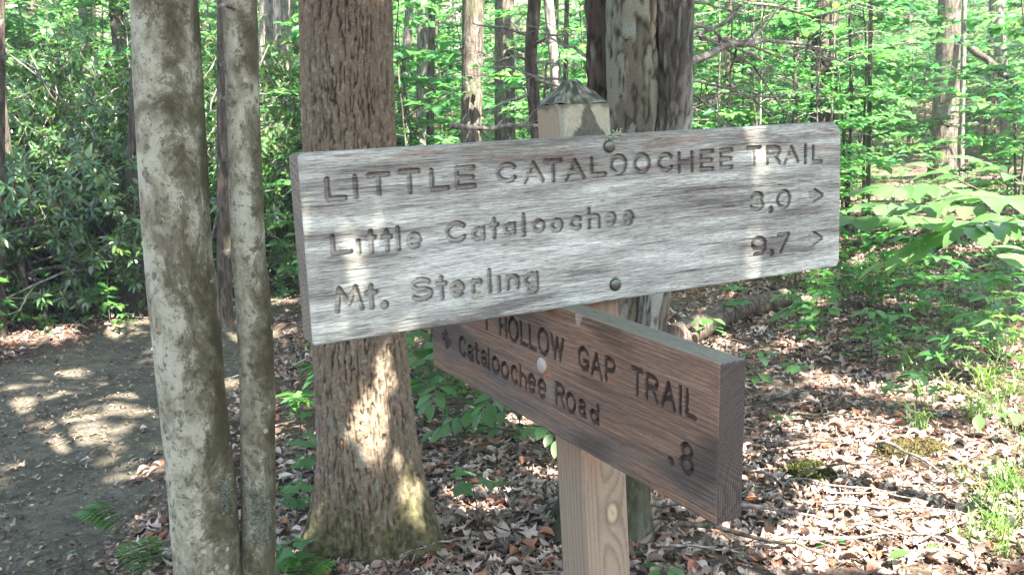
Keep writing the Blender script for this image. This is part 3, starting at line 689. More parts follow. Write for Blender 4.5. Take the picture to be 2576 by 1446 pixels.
# three-stemmed tree right behind the post
cb = np.array([at(1480, 1446, 3.35)[0], 3.35, 0]); cb[2] = gh(cb[0], cb[1])
clus = thing('tree', cb, 'three-stemmed tree with mottled bark and dead side branches, directly behind the sign post', 'tree')
link('trunk', stem_mesh('trunk', [(0, 1470, 1537), (310, 1478, 1545), (780, 1480, 1545), (1446, 1400, 1480)], 3.5, cb, -.1, 8, 360, 50, lambda a, b, c: platy(a, b, c, (.018, .014, .011), (.06, .047, .038), (.10, .085, .072), 71), 1.0), clus, M_oak)
link('trunk', stem_mesh('trunk', [(0, 1530, 1658), (310, 1532, 1655), (780, 1515, 1620), (1446, 1420, 1545)], 3.35, cb, -.1, 8, 420, 84, lambda a, b, c: platy(a, b, c, (.022, .020, .014), (.085, .08, .06), (.17, .175, .135), 61), .9), clus, M_oak)
link('trunk', stem_mesh('trunk', [(0, 1648, 1748), (310, 1648, 1735), (780, 1600, 1682), (1200, 1548, 1634), (1446, 1515, 1628)], 3.32, cb, -.1, 8, 420, 80, platy, .35), clus, M_oak)

# ---- dead branches on it
def branchy(s, P0, P1, r0, sag, n_side, depth, g, up=.25, c=None):
    n = 9; t = np.linspace(0, 1, n)[:, None]; L = np.linalg.norm(P1 - P0)
    w = np.cumsum(g.normal(size=(n, 3)) * L * .018, 0); w -= t * w[-1]
    pts = P0 * (1 - t) + P1 * t + w + np.array([0, 0, -1.0]) * (sag * 4 * t * (1 - t))
    s.tube(pts, r0 * (1 - .75 * t[:, 0]), 5 if r0 > .004 else 4, c)
    if depth <= 0: return
    d = (P1 - P0) / L
    for k in range(n_side):
        q = g.uniform(.15, .97); i = q * (n - 1); a = pts[int(i)] * (1 - i % 1) + pts[min(int(i) + 1, n - 1)] * (i % 1)
        v = g.normal(size=3); v -= d * (v @ d); v /= np.linalg.norm(v); v[1] *= .7
        dirn = d * g.uniform(.2, .9) + v * g.uniform(.5, 1.0) + np.array([0, 0, up * g.normal()])
        branchy(s, a, a + dirn * L * g.uniform(.16, .42) * (1 - .4 * q), max(r0 * .45 * (1 - .6 * q), .0009), .0, max(2, n_side // 2), depth - 1, g, up, c)
g = np.random.default_rng(5)
for (x0, y0, x1, y1, Y0, Y1, r, ns) in ((1740, 155, 2065, 128, 3.4, 4.0, .016, 9), (1735, 60, 2010, 215, 3.4, 3.7, .007, 10), (1735, 200, 1985, 330, 3.4, 3.6, .006, 11), (1480, 250, 1190, 140, 3.5, 4.6, .006, 12),
        (1478, 130, 1270, 60, 3.5, 4.4, .005, 10), (1740, 110, 2230, 40, 3.4, 4.8, .008, 12), (1735, 235, 1900, 400, 3.4, 3.5, .005, 9), (1740, 20, 1960, 60, 3.4, 3.9, .006, 11), (1500, 300, 1290, 330, 3.5, 4.2, .005, 9), (1740, 280, 2080, 250, 3.4, 4.2, .005, 12), (1735, 330, 1930, 180, 3.4, 3.8, .004, 12), (1745, 90, 2000, 330, 3.4, 4.2, .005, 12), (1740, 40, 2150, 170, 3.4, 4.6, .006, 12)):
    s = Soup(); branchy(s, at(x0, y0, Y0) - cb, at(x1, y1, Y1) - cb, r, -.03, ns, 2, g); link('dead_branch', s.mesh('dead_branch'), clus, M_twig)

# ------------------------------------------------------------------ leaf shapes
def leaf_simple(w=.5, fold=.12, curl=.1):
    V = np.array([(0, 0, 0), (-w / 2, .45, fold), (0, .5, 0), (w / 2, .45, fold), (0, 1, -curl)], float)
    F = np.array([(0, 2, 1), (0, 3, 2), (1, 2, 4), (2, 3, 4)]); return V, F
def leaf_diamond(w=.5, fold=.1, curl=.12):
    V = np.array([(0, 0, 0), (-w / 2, .48, fold), (w / 2, .48, fold), (0, 1, -curl)], float); return V, np.array([(0, 2, 1), (1, 2, 3)])
def leaf_fine(w=.5, n=7, fold=.12, curl=.12, serr=0.0, peak=.45):
    t = np.linspace(0, 1, n); prof = np.sin(np.pi * t ** (math.log(.5) / math.log(peak))) ** .85 * w / 2
    zc = -curl * t ** 2
    mid = np.stack([0 * t, t, zc], 1); V = [mid]
    for sgn in (-1, 1):
        p = prof * (1 + serr * (np.arange(n) % 2)); V.append(np.stack([sgn * p, t - .04 * (np.arange(n) % 2) * serr, zc + fold * 2 * p], 1)[1:-1])
    V = np.concatenate(V); F = []
    for sgn, off in ((-1, n), (1, n + n - 2)):
        F0 = []
        for k in range(1, n - 2):
            a, b, c, d = k, k + 1, off + k, off + k - 1; F0 += [(a, b, c), (a, c, d)]
        F0 += [(0, 1, off), (n - 1, off + n - 3, n - 2)]
        F += [f if sgn > 0 else f[::-1] for f in F0]
    return V, np.array(F)
def leaf_lobed(pts, curl=.15, seed=0, zj=.03):
    g = np.random.default_rng(seed); o = np.array(pts, float); full = np.concatenate([o, (o * [-1, 1])[-2:0:-1]]); n = len(full)
    V = np.vstack([np.column_stack([full, np.zeros(n)]), [(0, .4, 0)]])
    V[:, 2] = curl * (V[:, 0] ** 2 * 2.2 - .9 * (V[:, 1] - .4) ** 2) + zj * g.normal(size=len(V))
    i = np.arange(n); return V, np.stack([i, (i + 1) % n, np.full(n, n)], 1)
MAPLE = [(0, 0), (.18, -.05), (.38, .02), (.30, .16), (.58, .42), (.36, .42), (.32, .52), (.20, .56), (.12, .62), (.10, .75), (0, 1.02)]
OAKL = [(0, 0), (.07, .12), (.20, .22), (.10, .33), (.30, .45), (.14, .53), (.34, .70), (.16, .74), (.20, .88), (0, 1.0)]
DEADL = [leaf_lobed(OAKL, .5, 1, .05), leaf_lobed(OAKL, -.6, 2, .06), leaf_lobed(MAPLE, .45, 3, .06), leaf_lobed(MAPLE, -.5, 4, .07),
         leaf_fine(.5, 6, .35, .3), leaf_fine(.45, 6, -.3, -.25), leaf_lobed(OAKL, 1.1, 7, .07), leaf_fine(.6, 5, .6, .1)]

def leaf_cols(n, g, base=(.055, .125, .03), sp=.3):
    v = np.exp(g.normal(size=(n, 1)) * sp); hue = g.normal(size=(n, 1)) * .16
    c = np.array(base) * v; c[:, 0:1] *= np.exp(hue * 1.3); c[:, 2:3] *= np.exp(-hue); return c

# ------------------------------------------------------------------ understory saplings (a few kinds, then copies)
def make_sapling(seed, H, nb, spread, leaf, lsize, base, ntw=9, lpt=7, stem_r=.016, low=.18, flat=.16):
    g = np.random.default_rng(seed); st = Soup(); lf = Soup(); P, D, U = [], [], []
    n = 8; t = np.linspace(0, 1, n)[:, None]; w = np.cumsum(g.normal(size=(n, 3)) * .05 * H / 3, 0) * [1, 1, .1]
    stem = np.array([0, 0, -.05]) + t * [0, 0, H] + w * t; st.tube(stem, stem_r * (1 - .8 * t[:, 0]) , 6)
    for b in range(nb):
        q = low + (1 - low) * (b + g.random()) / nb; i = q * (n - 1); a = stem[int(i)] * (1 - i % 1) + stem[min(int(i) + 1, n - 1)] * (i % 1)
        ang = b * 2.4 + g.normal() * .5; L = spread * g.uniform(.55, 1.1) * (1.15 - .65 * q)
        d = np.array([math.cos(ang), math.sin(ang), g.uniform(-.05, .45)]); k = 6; tt = np.linspace(0, 1, k)[:, None]
        pts = a + d * L * tt + np.array([0, 0, -.22 * L]) * tt ** 2 + np.cumsum(g.normal(size=(k, 3)) * .03 * L, 0) * tt
        st.tube(pts, stem_r * .35 * (1 - .8 * tt[:, 0]), 4)
        sd = np.cross(d, ZZ); sd /= np.linalg.norm(sd)
        for m in range(ntw):
            q2 = .15 + .85 * (m + g.random()) / ntw; j = q2 * (k - 1); p = pts[int(j)] * (1 - j % 1) + pts[min(int(j) + 1, k - 1)] * (j % 1)
            sg = 1 if m % 2 else -1; td = d * g.uniform(.3, .9) + sg * sd * g.uniform(.5, 1.0) + np.array([0, 0, g.normal() * .09]); td /= np.linalg.norm(td)
            TL = L * .42 * (1.1 - .6 * q2) * g.uniform(.6, 1.1)
            for r in range(lpt):
                q3 = (r + .6) / lpt; pp = p + td * TL * q3 + np.array([0, 0, -.1 * TL * q3 ** 2]); s2 = 1 if r % 2 else -1
                ld = td * .75 + s2 * np.cross(td, ZZ) * .8 + g.normal(size=3) * .14; ld[2] -= .14
                P.append(pp); D.append(ld); U.append(ZZ + g.normal(size=3) * flat)
    P, D, U = map(np.array, (P, D, U)); nL = len(P)
    lf.scatter(leaf, P, frames(D, U), lsize * np.exp(g.normal(size=nL) * .33), leaf_cols(nL, g, base))
    return st.mesh('stem'), lf.mesh('foliage')
LS = leaf_simple(.52); LD = leaf_diamond(.5)
SAP = [make_sapling(100, 2.6, 15, .95, LD, .095, (0.066, 0.172, 0.056)), make_sapling(101, 3.2, 17, 1.1, LD, .105, (0.06, 0.163, 0.053)), make_sapling(102, 1.7, 11, .8, LD, .095, (0.07, 0.184, 0.062), 8, 6),
       make_sapling(103, 4.2, 20, 1.3, LD, .11, (0.058, 0.155, 0.053), 10, 7), make_sapling(104, 2.2, 12, 1.0, LD, .12, (0.072, 0.19, 0.069), 8, 6), make_sapling(105, 3.6, 16, 1.4, LD, .10, (0.062, 0.167, 0.053), 10, 8)]
def sapling(kind, x, y, s, rz, label, group, cat='sapling', name='sapling', mats=None):
    t = thing(name, (x, y, gh(x, y)), label, cat, group); t.rotation_euler = (0, 0, rz); t.scale = (s, s, s)
    a, b = SAP[kind] if isinstance(kind, int) else kind
    link('stem', a, t, M_bark_a); link('foliage', b, t, M_leaf_under if mats is None else mats); return t
KND = ['medium leafy sapling', 'tall slim leafy sapling', 'low bushy sapling', 'tall many-branched sapling', 'broad-leaved sapling', 'wide spreading sapling']
g = np.random.default_rng(21)
cnt = 0; tries = 0
while cnt < 380 and tries < 19000:
    tries += 1
    y = 5.5 + 23 * g.random() ** .9; x = (g.random() * 2 - 1) * (.58 * y + .6)
    if float(trail_mask(x, y)) > .02 and y < 12: continue
    px = CW / 2 + x / y * FPX
    if y < 10 and px < 760: continue                       # laurel thicket and trail stand there
    if y < 7.0 and not (1050 < px < 1330 or px > 1900): continue
    if y < 8.5 and g.random() < .4: continue
    if y < 15.6 and 2230 < px < 2500 and (y > 6.9 or g.random() < .7): continue
    k = int(g.integers(0, 6)); 
    if y < 8: k = 2
    sc = g.uniform(.75, 1.35) * (1 if y > 8 else .55)
    zone = ('beyond the trail at the left', 'left') if px < 760 else (('between the thick brown tree and the post', 'middle') if px < 1500 else ('on the rising ground right of the signs', 'right'))
    sapling(k, x, y, sc, g.uniform(0, 6.28), KND[k] + ' in the woods ' + zone[0], KND[k] + 's, ' + zone[1]); cnt += 1

# laurel thicket
def make_laurel(seed, H, Wd, nst):
    g = np.random.default_rng(seed); st = Soup(); lf = Soup(); P, D, U = [], [], []
    def grow(p, d, L, r, lev):
        k = 5; pts = [p]
        for i in range(k):
            d = d + g.normal(size=3) * .22; d /= np.linalg.norm(d); pts.append(pts[-1] + d * L / k)
        pts = np.array(pts); st.tube(pts, r * np.linspace(1, .55, k + 1), 5, np.ones(3))
        if lev >= 1:
            for q in (pts[-1], pts[-2], pts[-4]) if lev > 1 else (pts[-1],):
                nl = g.integers(9, 14)
                for a in range(nl):
                    an = a * 2.4 + g.normal() * .3; v = np.cross(d, ZZ + .01); v /= np.linalg.norm(v) + 1e-9; w2 = np.cross(d, v)
                    ld = d * g.uniform(.1, .8) + v * math.cos(an) + w2 * math.sin(an); ld[2] -= .15
                    P.append(q + ld * .01); D.append(ld); U.append(d * .8 + ZZ * .7 + g.normal(size=3) * .25)
        if lev < 3:
            for j in range(g.integers(3, 5)):
                q = pts[g.integers(2, k + 1)]; nd_ = d + g.normal(size=3) * .75 + np.array([0, 0, .12]); nd_ /= np.linalg.norm(nd_); grow(q, nd_, L * g.uniform(.5, .8), r * .55, lev + 1)
    for i in range(nst):
        a = g.uniform(0, 6.28); p = np.array([math.cos(a) * Wd * .3 * g.random(), math.sin(a) * Wd * .3 * g.random(), -.05])
        d = np.array([math.cos(a) * .55, math.sin(a) * .55, 1.0]); grow(p, d / np.linalg.norm(d), H * g.uniform(.4, .6), .022, 0)
    P, D, U = map(np.array, (P, D, U)); n = len(P)
    lf.scatter(leaf_simple(.34, .05, .18), P, frames(D, U), .078 * np.exp(g.normal(size=n) * .2), leaf_cols(n, g, (.042, .095, .03), .3))
    return st.mesh('stem'), lf.mesh('foliage')
LAU = [make_laurel(200 + i, 2.5, 1.6, 9) for i in range(3)]
lau_pos = [(-4.9, 8.6, 0, 1.0), (-4.2, 9.1, 1, 1.05), (-3.55, 9.0, 2, .9), (-5.6, 9.5, 2, 1.1), (-4.8, 10.2, 1, 1.15), (-3.7, 10.3, 0, 1.1), (-6.4, 8.9, 1, 1.0), (-6.0, 11.0, 0, 1.2), (-4.4, 11.6, 2, 1.3), (-3.0, 11.8, 1, .95), (-5.4, 8.0, 2, .7), (-7.3, 10.3, 2, 1.2), (-2.0, 10.8, 0, .75), (-1.7, 12.4, 2, 1.0), (-4.75, 7.9, 1, .55)]
for i, (x, y, k, s_) in enumerate(lau_pos):
    t = thing('laurel_bush', (x, y, gh(x, y)), ('tall dark laurel bush deep in the thicket across the trail' if y > 9.7 else 'glossy laurel bush at the front of the thicket across the trail') if x < -2.2 else 'laurel bush seen between the twin stems and the thick tree', 'bush', 'laurel thicket, ' + (('rear' if y > 9.7 else 'front') if x < -2.2 else 'right end'))
    t.rotation_euler = (0, 0, i * 1.9); t.scale = (s_, s_, s_); link('stem', LAU[k][0], t, M_twig); link('foliage', LAU[k][1], t, M_laurel)

# ------------------------------------------------------------------ other trunks
def simple_tree(rows, Y, label, mat, group=None, crown=None, seed=0, seg=20, flare=.5, height=9.0, name='tree'):
    y0, a0, b0 = rows[-1]; P = at((a0 + b0) / 2, y0, Y); Pt = at((rows[0][1] + rows[0][2]) / 2, rows[0][0], Y)
    lean = (Pt - P) / max(Pt[2] - P[2], .3)
    bx = P[0] - lean[0] * P[2]; base = np.array([bx, Y, float(gh(bx, Y))])
    t = thing(name, base, label, 'tree', group)
    link('trunk', stem_mesh('trunk', rows, Y, base, base[2] - .15, base[2] + height, 60, seg, lumpy(.03, seed + 300), flare), t, mat)
    return t, base
TREES = []
def T_(rows, Y, label, mat, group=None, seed=0, **k):
    t = simple_tree(rows, Y, label, mat, group, None, seed, **k); TREES.append(t); return t
T_([(0, 1163, 1220), (310, 1160, 1213)], 8.5, 'straight grey-brown trunk between the thick brown tree and the post', M_bark_a, seed=1)
T_([(0, 1050, 1078), (300, 1046, 1072)], 12, 'slender pale trunk just right of the thick brown tree', M_bark_c, seed=2)
T_([(0, 1076, 1096), (300, 1070, 1092)], 14, 'thin grey trunk close behind the slender pale trunk', M_bark_a, seed=3)
crook = T_([(0, 1328, 1362), (150, 1318, 1350), (310, 1332, 1364)], 7.2, 'dark crooked trunk just left of the pointed post top', M_bark_b, seed=4, flare=.2)
T_([(0, 1366, 1392), (200, 1386, 1410)], 9.5, 'leaning pale trunk behind the pointed post top', M_bark_c, seed=5)
big_r = T_([(0, 2362, 2416), (200, 2352, 2412), (450, 2335, 2402)], 15.5, 'big grey trunk at the right with a sunlit streaked base', M_bark_a, seed=6, flare=.15)
T_([(0, 2488, 2517), (300, 2478, 2505)], 20, 'dark trunk near the right edge behind the big grey trunk', M_bark_b, seed=7)
T_([(0, 2420, 2432), (460, 2412, 2424)], 13.5, 'thin pale stem beside the big grey trunk', M_bark_c, seed=8)
T_([(330, 545, 582), (700, 545, 582)], 7.6, 'short dark trunk glimpsed between the twin grey stems', M_bark_b, seed=9)
T_([(500, 318, 372), (790, 306, 362)], 8.3, 'dark trunk at the front of the laurel thicket', M_bark_b, seed=10)
T_([(0, 195, 232), (200, 205, 236)], 14, 'pale trunk at the upper left above the laurel thicket', M_bark_c, seed=11)
T_([(0, 60, 92), (250, 70, 100)], 15, 'greyish trunk near the upper left corner', M_bark_a, seed=12)
T_([(500, -5, 12), (850, -8, 14)], 7.4, 'dark stem at the left edge beside the trail', M_bark_b, seed=13)
T_([(560, 32, 50), (800, 58, 78)], 7.9, 'thin leaning stem at the left edge of the laurel thicket', M_bark_a, seed=14)
T_([(0, 1832, 1842), (310, 1818, 1828)], 10.2, 'thin dark stem rising behind the middle of the grey board', M_bark_b, seed=15, flare=.1)
T_([(0, 2186, 2196), (560, 2176, 2188)], 10.5, 'thin dark stem right of the grey board', M_bark_b, seed=16, flare=.1)
T_([(0, 2000, 2014), (320, 1992, 2006)], 10.8, 'thin grey stem behind the right half of the grey board', M_bark_a, seed=17, flare=.1)
T_([(0, 1420, 1432), (260, 1416, 1428)], 11, 'thin dark stem beside the pointed post top', M_bark_b, seed=18, flare=.1)
g = np.random.default_rng(33)
for i in range(46):
    Y = g.uniform(11, 34); px = g.uniform(-150, CW + 150); w = FPX * g.uniform(.08, .34) / Y; dx = g.normal() * 16
    zone = 'left' if px < 760 else ('middle' if px < 1500 else 'right')
    lab = {'left': 'tree trunk deep in the woods at the left', 'middle': 'tree trunk deep in the woods behind the post', 'right': 'tree trunk deep in the woods at the right'}[zone]
    T_([(0, px - w / 2 + dx, px + w / 2 + dx), (330, px - w * .55, px + w * .55)], Y, lab, (M_bark_a, M_bark_b, M_bark_c)[int(g.integers(0, 3))], 'far trunks, ' + zone, seed=40 + i, seg=12)
# a low limb leaning down from the big right trunk; dead twigs on the crooked trunk
s = Soup(); t, b = big_r; gg = np.random.default_rng(9)
branchy(s, at(2408, 70, 15.4) - b, at(2640, 300, 13.5) - b, .07, -.1, 6, 1, gg); link('branch', s.mesh('branch'), t, M_bark_b)
s = Soup(); t, b = crook
for (x1, y1) in ((1190, 60), (1240, 160), (1440, 90), (1450, 240), (1200, 300), (1420, 170)): branchy(s, at(1340, y1 * .6 + 60, 7.2) - b, at(x1, y1, 7.0) - b, .014, -.03, 9, 2, gg)
link('dead_branch', s.mesh('dead_branch'), t, M_twig)
s = Soup(); p = at(1130, 315, 5.0); branchy(s, np.array([0, 0, 0.]), at(1400, 316, 5.2) - p, .018, .01, 4, 1, gg)
tag(link('fallen_branch', s.mesh('fallen_branch'), None, M_twig, p), 'bare horizontal dead branch caught in the saplings left of the post top', 'branch')
for i, (x, y, Y) in enumerate(((1800, 560, 9.6), (1905, 560, 10.0), (2085, 420, 9.8))):      # dead twiggy conifer saplings
    b = ground(x, y + 200); b = np.array([at(x, 300, Y)[0], Y, 0]); b[2] = gh(b[0], b[1])
    t = thing('dead_sapling', b, ('bare dead sapling with fine grey twigs behind the middle of the grey board', 'second bare dead sapling further right behind the grey board', 'bare dead sapling with fine twigs above the right end of the grey board')[i], 'sapling')
    s = Soup(); gq = np.random.default_rng(70 + i); s.tube([(0, 0, -.05), (.02, 0, 1), (.05, .03, 2.1), (.04, .02, 3.0)], [.016, .013, .009, .003], 6); link('stem', s.mesh('stem'), t, M_twig)
    s = Soup()
    for k in range(22):
        z = gq.uniform(.6, 2.9); a = gq.uniform(0, 6.28); L = gq.uniform(.5, 1.1)
        branchy(s, np.array([.02 * z, .01 * z, z]), np.array([math.cos(a) * L, math.sin(a) * L * .8, z + gq.uniform(-.25, .2)]), .005, -.04, 7, 1, gq)
    link('twigs', s.mesh('twigs'), t, M_twig)

# ------------------------------------------------------------------ crowns: canopy leaves placed and thinned to shape sun and shade
def shade_xy(P): return P[..., :2] - SUN[:2] * (P[..., 2:3] / SUN[2])
GAPS = []   # openings cut in the canopy to place sun flecks on the shadow plane (x, y, radius x, radius y)
def gap_at(P, rx, ry=None, small=0): q = shade_xy(np.array(P)); GAPS.append((q[0], q[1], rx, ry or rx, small))
def on_board(B, vx, vy):
    u, v = B.uv(vx, vy); return B.world(np.array(u), np.array(v), np.array(0.0))
for vx, vy, r in ((1918, 325, .012), (1920, 370, .012), (1922, 415, .013), (1925, 460, .014), (1925, 505, .012), (1918, 545, .010), (1905, 610, .008), (826, 565, .013), (828, 595, .014), (832, 625, .015), (838, 650, .013), (980, 775, .013), (985, 805, .014), (990, 830, .012)): gap_at(on_board(B1, vx, vy), r, None, 1)
for vx, vy, r in ((950, 950, .020), (935, 1000, .04), (925, 1045, .047), (940, 1090, .044), (962, 1130, .034), (988, 850, .03), (1000, 910, .022), (1045, 1180, .04), (1070, 1240, .03), (800, 1290, .025), (975, 1005, .018)): gap_at(at(vx, vy, 3.17), r, None, 1)
for vx, vy, rx, ry in ((2500, 1250, .35, .35), (2350, 1330, .40, .22), (2150, 1390, .30, .12), (1930, 1320, .18, .12), (2480, 980, .22, .22), (2350, 960, .12, .14), (2120, 1250, .16, .10), (2560, 860, .25, .30), (2250, 1200, .12, .08),
        (1330, 1060, .10, .07), (1370, 1190, .10, .07), (1200, 1280, .08, .05), (1150, 1240, .05, .04), (1240, 1230, .05, .04), (2060, 960, .08, .08), (1980, 870, .07, .07), (2200, 1100, .09, .07), (2020, 760, .18, .10), (2300, 760, .2, .15),
        (80, 1070, .10, .05), (210, 1090, .13, .06), (90, 960, .11, .05), (200, 1050, .09, .04), (330, 990, .12, .06), (290, 1030, .08, .04), (140, 990, .06, .03), (350, 1190, .05, .025), (390, 1040, .06, .03), (60, 1010, .08, .035), (150, 940, .09, .04), (260, 960, .07, .03), (380, 960, .08, .03), (130, 1130, .06, .03), (30, 1040, .08, .03), (260, 1110, .06, .025), (330, 1310, .06, .03),
        (60, 850, .3, .16), (220, 830, .35, .12), (330, 810, .3, .10), (640, 850, .16, .2), (690, 760, .2, .3), (610, 760, .2, .25), (700, 990, .1, .08), (590, 960, .07, .05), (720, 1080, .06, .05), (60, 770, .3, .3), (560, 700, .4, .3)): gap_at(ground(vx, vy), rx, ry)
for vx, vy, Y, r in ((2400, 520, 3.1, .30), (2250, 540, 3.05, .16), (2540, 560, 3.0, .25), (2330, 620, 3.1, .18), (2450, 470, 3.4, .2)): gap_at(at(vx, vy, Y), r)
GA = np.array(GAPS)
lit_field = fft_noise((400, 400), 2.6, 2.6, 77); lit_big = fft_noise((400, 400), 9, 9, 78)
def lit(q, pad=.09, noise=True):
    """True where the canopy is open towards the sun"""
    x, y = q[:, 0], q[:, 1]; o = np.zeros(len(q), bool)
    for gx_, gy_, rx, ry, sm in GA:
        pad = (.13 if sm else (.125 if gx_ > -1.2 else .095)) if noise else (.026 if sm else .05)
        o |= ((x - gx_) / (rx + pad)) ** 2 + ((y - gy_) / (ry + pad)) ** 2 < 1
    if not noise: return o
    i = ((y + 12) / .09).astype(int) % 400; j = ((x + 18) / .09).astype(int) % 400
    n = lit_field[i, j] * .75 + lit_big[i, j] * .65
    thr = np.full(len(q), 2.1)
    thr = np.where((x > .7) & (y < 8.8), 1.5, thr); thr = np.where((x > 1.3) & (y < 5.4), -.4, thr); thr = np.where((y > 7) & (x < .7), .35, thr); thr = np.where(y > 8.8, -1.2, thr)
    thr = np.where((x < -.9) & (x > -3.9) & (y < 8.6), 2.3, thr)
    thr = np.where((x < -2.4) & (y > 8) & (y < 10.3), .55, thr)
    sgn = (x > -2.3) & (x < .45) & (y > 1.3) & (y < 4.1); thr = np.where(sgn, 9, thr)
    return o | (n > thr)
g = np.random.default_rng(55)
nC = 120000; q = np.column_stack([g.uniform(-6.5, 7.5, nC), g.uniform(.2, 13.5, nC)]); q[:12000] = np.column_stack([g.uniform(-2.4, .5, 12000), g.uniform(1.2, 4.2, 12000)])
clump = fft_noise((200, 200), 3, 3, 80)
hC = 6.6 + 1.5 * g.random(nC) + .5 * clump[((q[:, 1]) / .12).astype(int) % 200, ((q[:, 0] + 8) / .12).astype(int) % 200]
keep = ~lit(q); q, hC = q[keep], hC[keep]; nC = len(q)
# unseen low leaf layer, added to sharpen sun flecks and shade signs and nearest trunks
nL = 34000; ql = np.column_stack([g.uniform(-2.3, .45, nL), g.uniform(1.3, 4.2, nL)]); ql = ql[~lit(ql, 0, False)]; nL = len(ql)
q = np.concatenate([q, ql]); hC = np.concatenate([hC, g.uniform(3.15, 3.7, nL)]); low_ = np.arange(nC + nL) >= nC
PC = np.column_stack([q + SUN[:2] * (hC / SUN[2])[:, None], hC])
sapbase = [(twin, tb), (oak, ob), (clus, cb)]
canopy = [(3.6, -3.4, 'unseen canopy tree added for shade behind and right of the viewpoint'), (6.8, -1.0, 'unseen canopy tree added for shade off to the right of the viewpoint'), (10.2, 1.5, 'unseen canopy tree added for shade well to the right of the clearing'), (6.6, 3.0, 'unseen canopy tree added for shade beside the sunny bank'), (9.5, 6.5, 'unseen canopy tree added for shade right of the sunlit leafy branch'), (-1.2, -2.4, 'unseen canopy tree added for shade behind the viewpoint near the trail'), (12.0, 9.5, 'unseen canopy tree added for shade beyond the sunny bank')]  # out of view, placed to carry the leaves that block the sun
for i, (x, y, lab) in enumerate(canopy):
    b = np.array([x, y, float(gh(x, y))]); t = thing('tree', b, lab, 'tree'); s = Soup(); zz = np.linspace(-.1, 8, 14)
    s.tube(np.column_stack([.06 * np.sin(zz + i), .05 * np.cos(zz * .8), zz]), .17 * (1 - .6 * zz / 8) + .12 * np.exp(-zz / .2), 14); link('trunk', s.mesh('trunk'), t, M_bark_a); sapbase.append((t, b))
bs = np.array([b for _, b in sapbase]); own = np.argmin(((PC[:, None, :2] - bs[None, :, :2]) ** 2).sum(-1), 1)
for i, (t, b) in enumerate(sapbase):
    m_ = own == i; k = int(m_.sum())
    if k < 5: continue
    s = Soup(); D = g.normal(size=(k, 3)) * [1, 1, .35]; U = ZZ + g.normal(size=(k, 3)) * .45 + SUN * .3
    s.scatter(LD, PC[m_] - b, frames(D, U), np.where(low_[m_], g.uniform(.055, .085, k), g.uniform(.14, .20, k)), leaf_cols(k, g, (.05, .115, .03)))
    # limbs reaching to the leaves
    for a in range(7):
        tgt = PC[m_][g.integers(0, k)] - b; s.tube(np.array([(0, 0, 4.5 + .3 * a), tgt * .5 + [0, 0, 2.2], tgt]), [.05, .03, .008], 5, np.array([.1, .085, .07]))
    link('crown', s.mesh('crown'), t, M_leaf)
# shared crowns for the rest of the woods
def make_crown(seed, n, rad, h0, h1):
    g = np.random.default_rng(seed); s = Soup(); c = g.normal(size=(26, 3)) * [rad * .5, rad * .5, (h1 - h0) * .22] + [0, 0, (h0 + h1) / 2]
    P = c[g.integers(0, 26, n)] + g.normal(size=(n, 3)) * [.55, .55, .35]
    s.scatter(LD, P, frames(g.normal(size=(n, 3)) * [1, 1, .35], ZZ + g.normal(size=(n, 3)) * .45), g.uniform(.14, .24, n), leaf_cols(n, g)); return s.mesh('crown')
CR = [make_crown(400 + i, 1300, 2.2, 5.5, 9.5) for i in range(3)]; CS = [make_crown(410 + i, 320, 1.5, 6.0, 9.5) for i in range(3)]
for i, (t, b) in enumerate(TREES):
    o = link('crown', CS[i % 3] if b[1] < 17 else CR[i % 3], t, M_leaf); o.rotation_euler = (0, 0, i * 1.7)

# far wooded slope that reads as one mass
g = np.random.default_rng(61); n = 90000
ang = g.uniform(-.72, .72, n); rad = 27 + 22 * g.random(n); X = rad * np.sin(ang); Y = rad * np.cos(ang)
n3 = fft_noise((128, 256), 5, 5, 90); open_ = n3[((rad - 27) * 5).astype(int) % 128, ((ang + .8) * 150).astype(int) % 256]
Z = gh(X, Y) + 6.0 * g.random(n) ** 1.15
k = open_ + .35 * g.normal(size=n) > -.3; P = np.column_stack([X, Y, Z])[k]; n = len(P)
s = Soup(); s.scatter(LD, P, frames(g.normal(size=(n, 3)) * [1, 1, .4], ZZ + g.normal(size=(n, 3)) * .5), g.uniform(.16, .32, n), leaf_cols(n, g, (.055, .14, .045), .35))
tag(link('far_woods', s.mesh('far_woods'), None, M_leaf), 'distant sunlit woods filling the slope behind everything', 'woods', kind='stuff')

# ------------------------------------------------------------------ near plants with separate leaves
BEECH = [mesh_np('leaf', *(lambda T: (T[0], [T[1]], np.tile((.09, .175, .075), (len(T[0]), 1))))(leaf_fine(.56, 15, .08, .14, .10, .5))), mesh_np('leaf', *(lambda T: (T[0], [T[1]], np.tile((.085, .165, .065), (len(T[0]), 1))))(leaf_fine(.46, 15, .14, .28, .10, .48)))]
OVAL = [mesh_np('leaf', *(lambda T: (T[0], [T[1]], np.tile((.06, .15, .045), (len(T[0]), 1))))(leaf_fine(.52, 9, .12, .2, 0, .55)))]
MAPL = [mesh_np('leaf', *(lambda T: (T[0], [T[1]], np.tile((.06, .155, .05), (len(T[0]), 1))))(leaf_lobed(MAPLE, -.25, 11, .015)))]
for m in BEECH + OVAL + MAPL: m.materials.append(M_leaf_under)
def add_leaf(parent, base, mesh, p, d, up, size):
    Mx = frames(np.array([d], float), np.array([up], float))[0]
    o = bpy.data.objects.new('leaf', mesh); COL.objects.link(o); o.parent = parent
    m4 = Matrix([[*(Mx[0] * size), p[0] - base[0]], [*(Mx[1] * size), p[1] - base[1]], [*(Mx[2] * size), p[2] - base[2]], [0, 0, 0, 1]]); o.matrix_local = m4
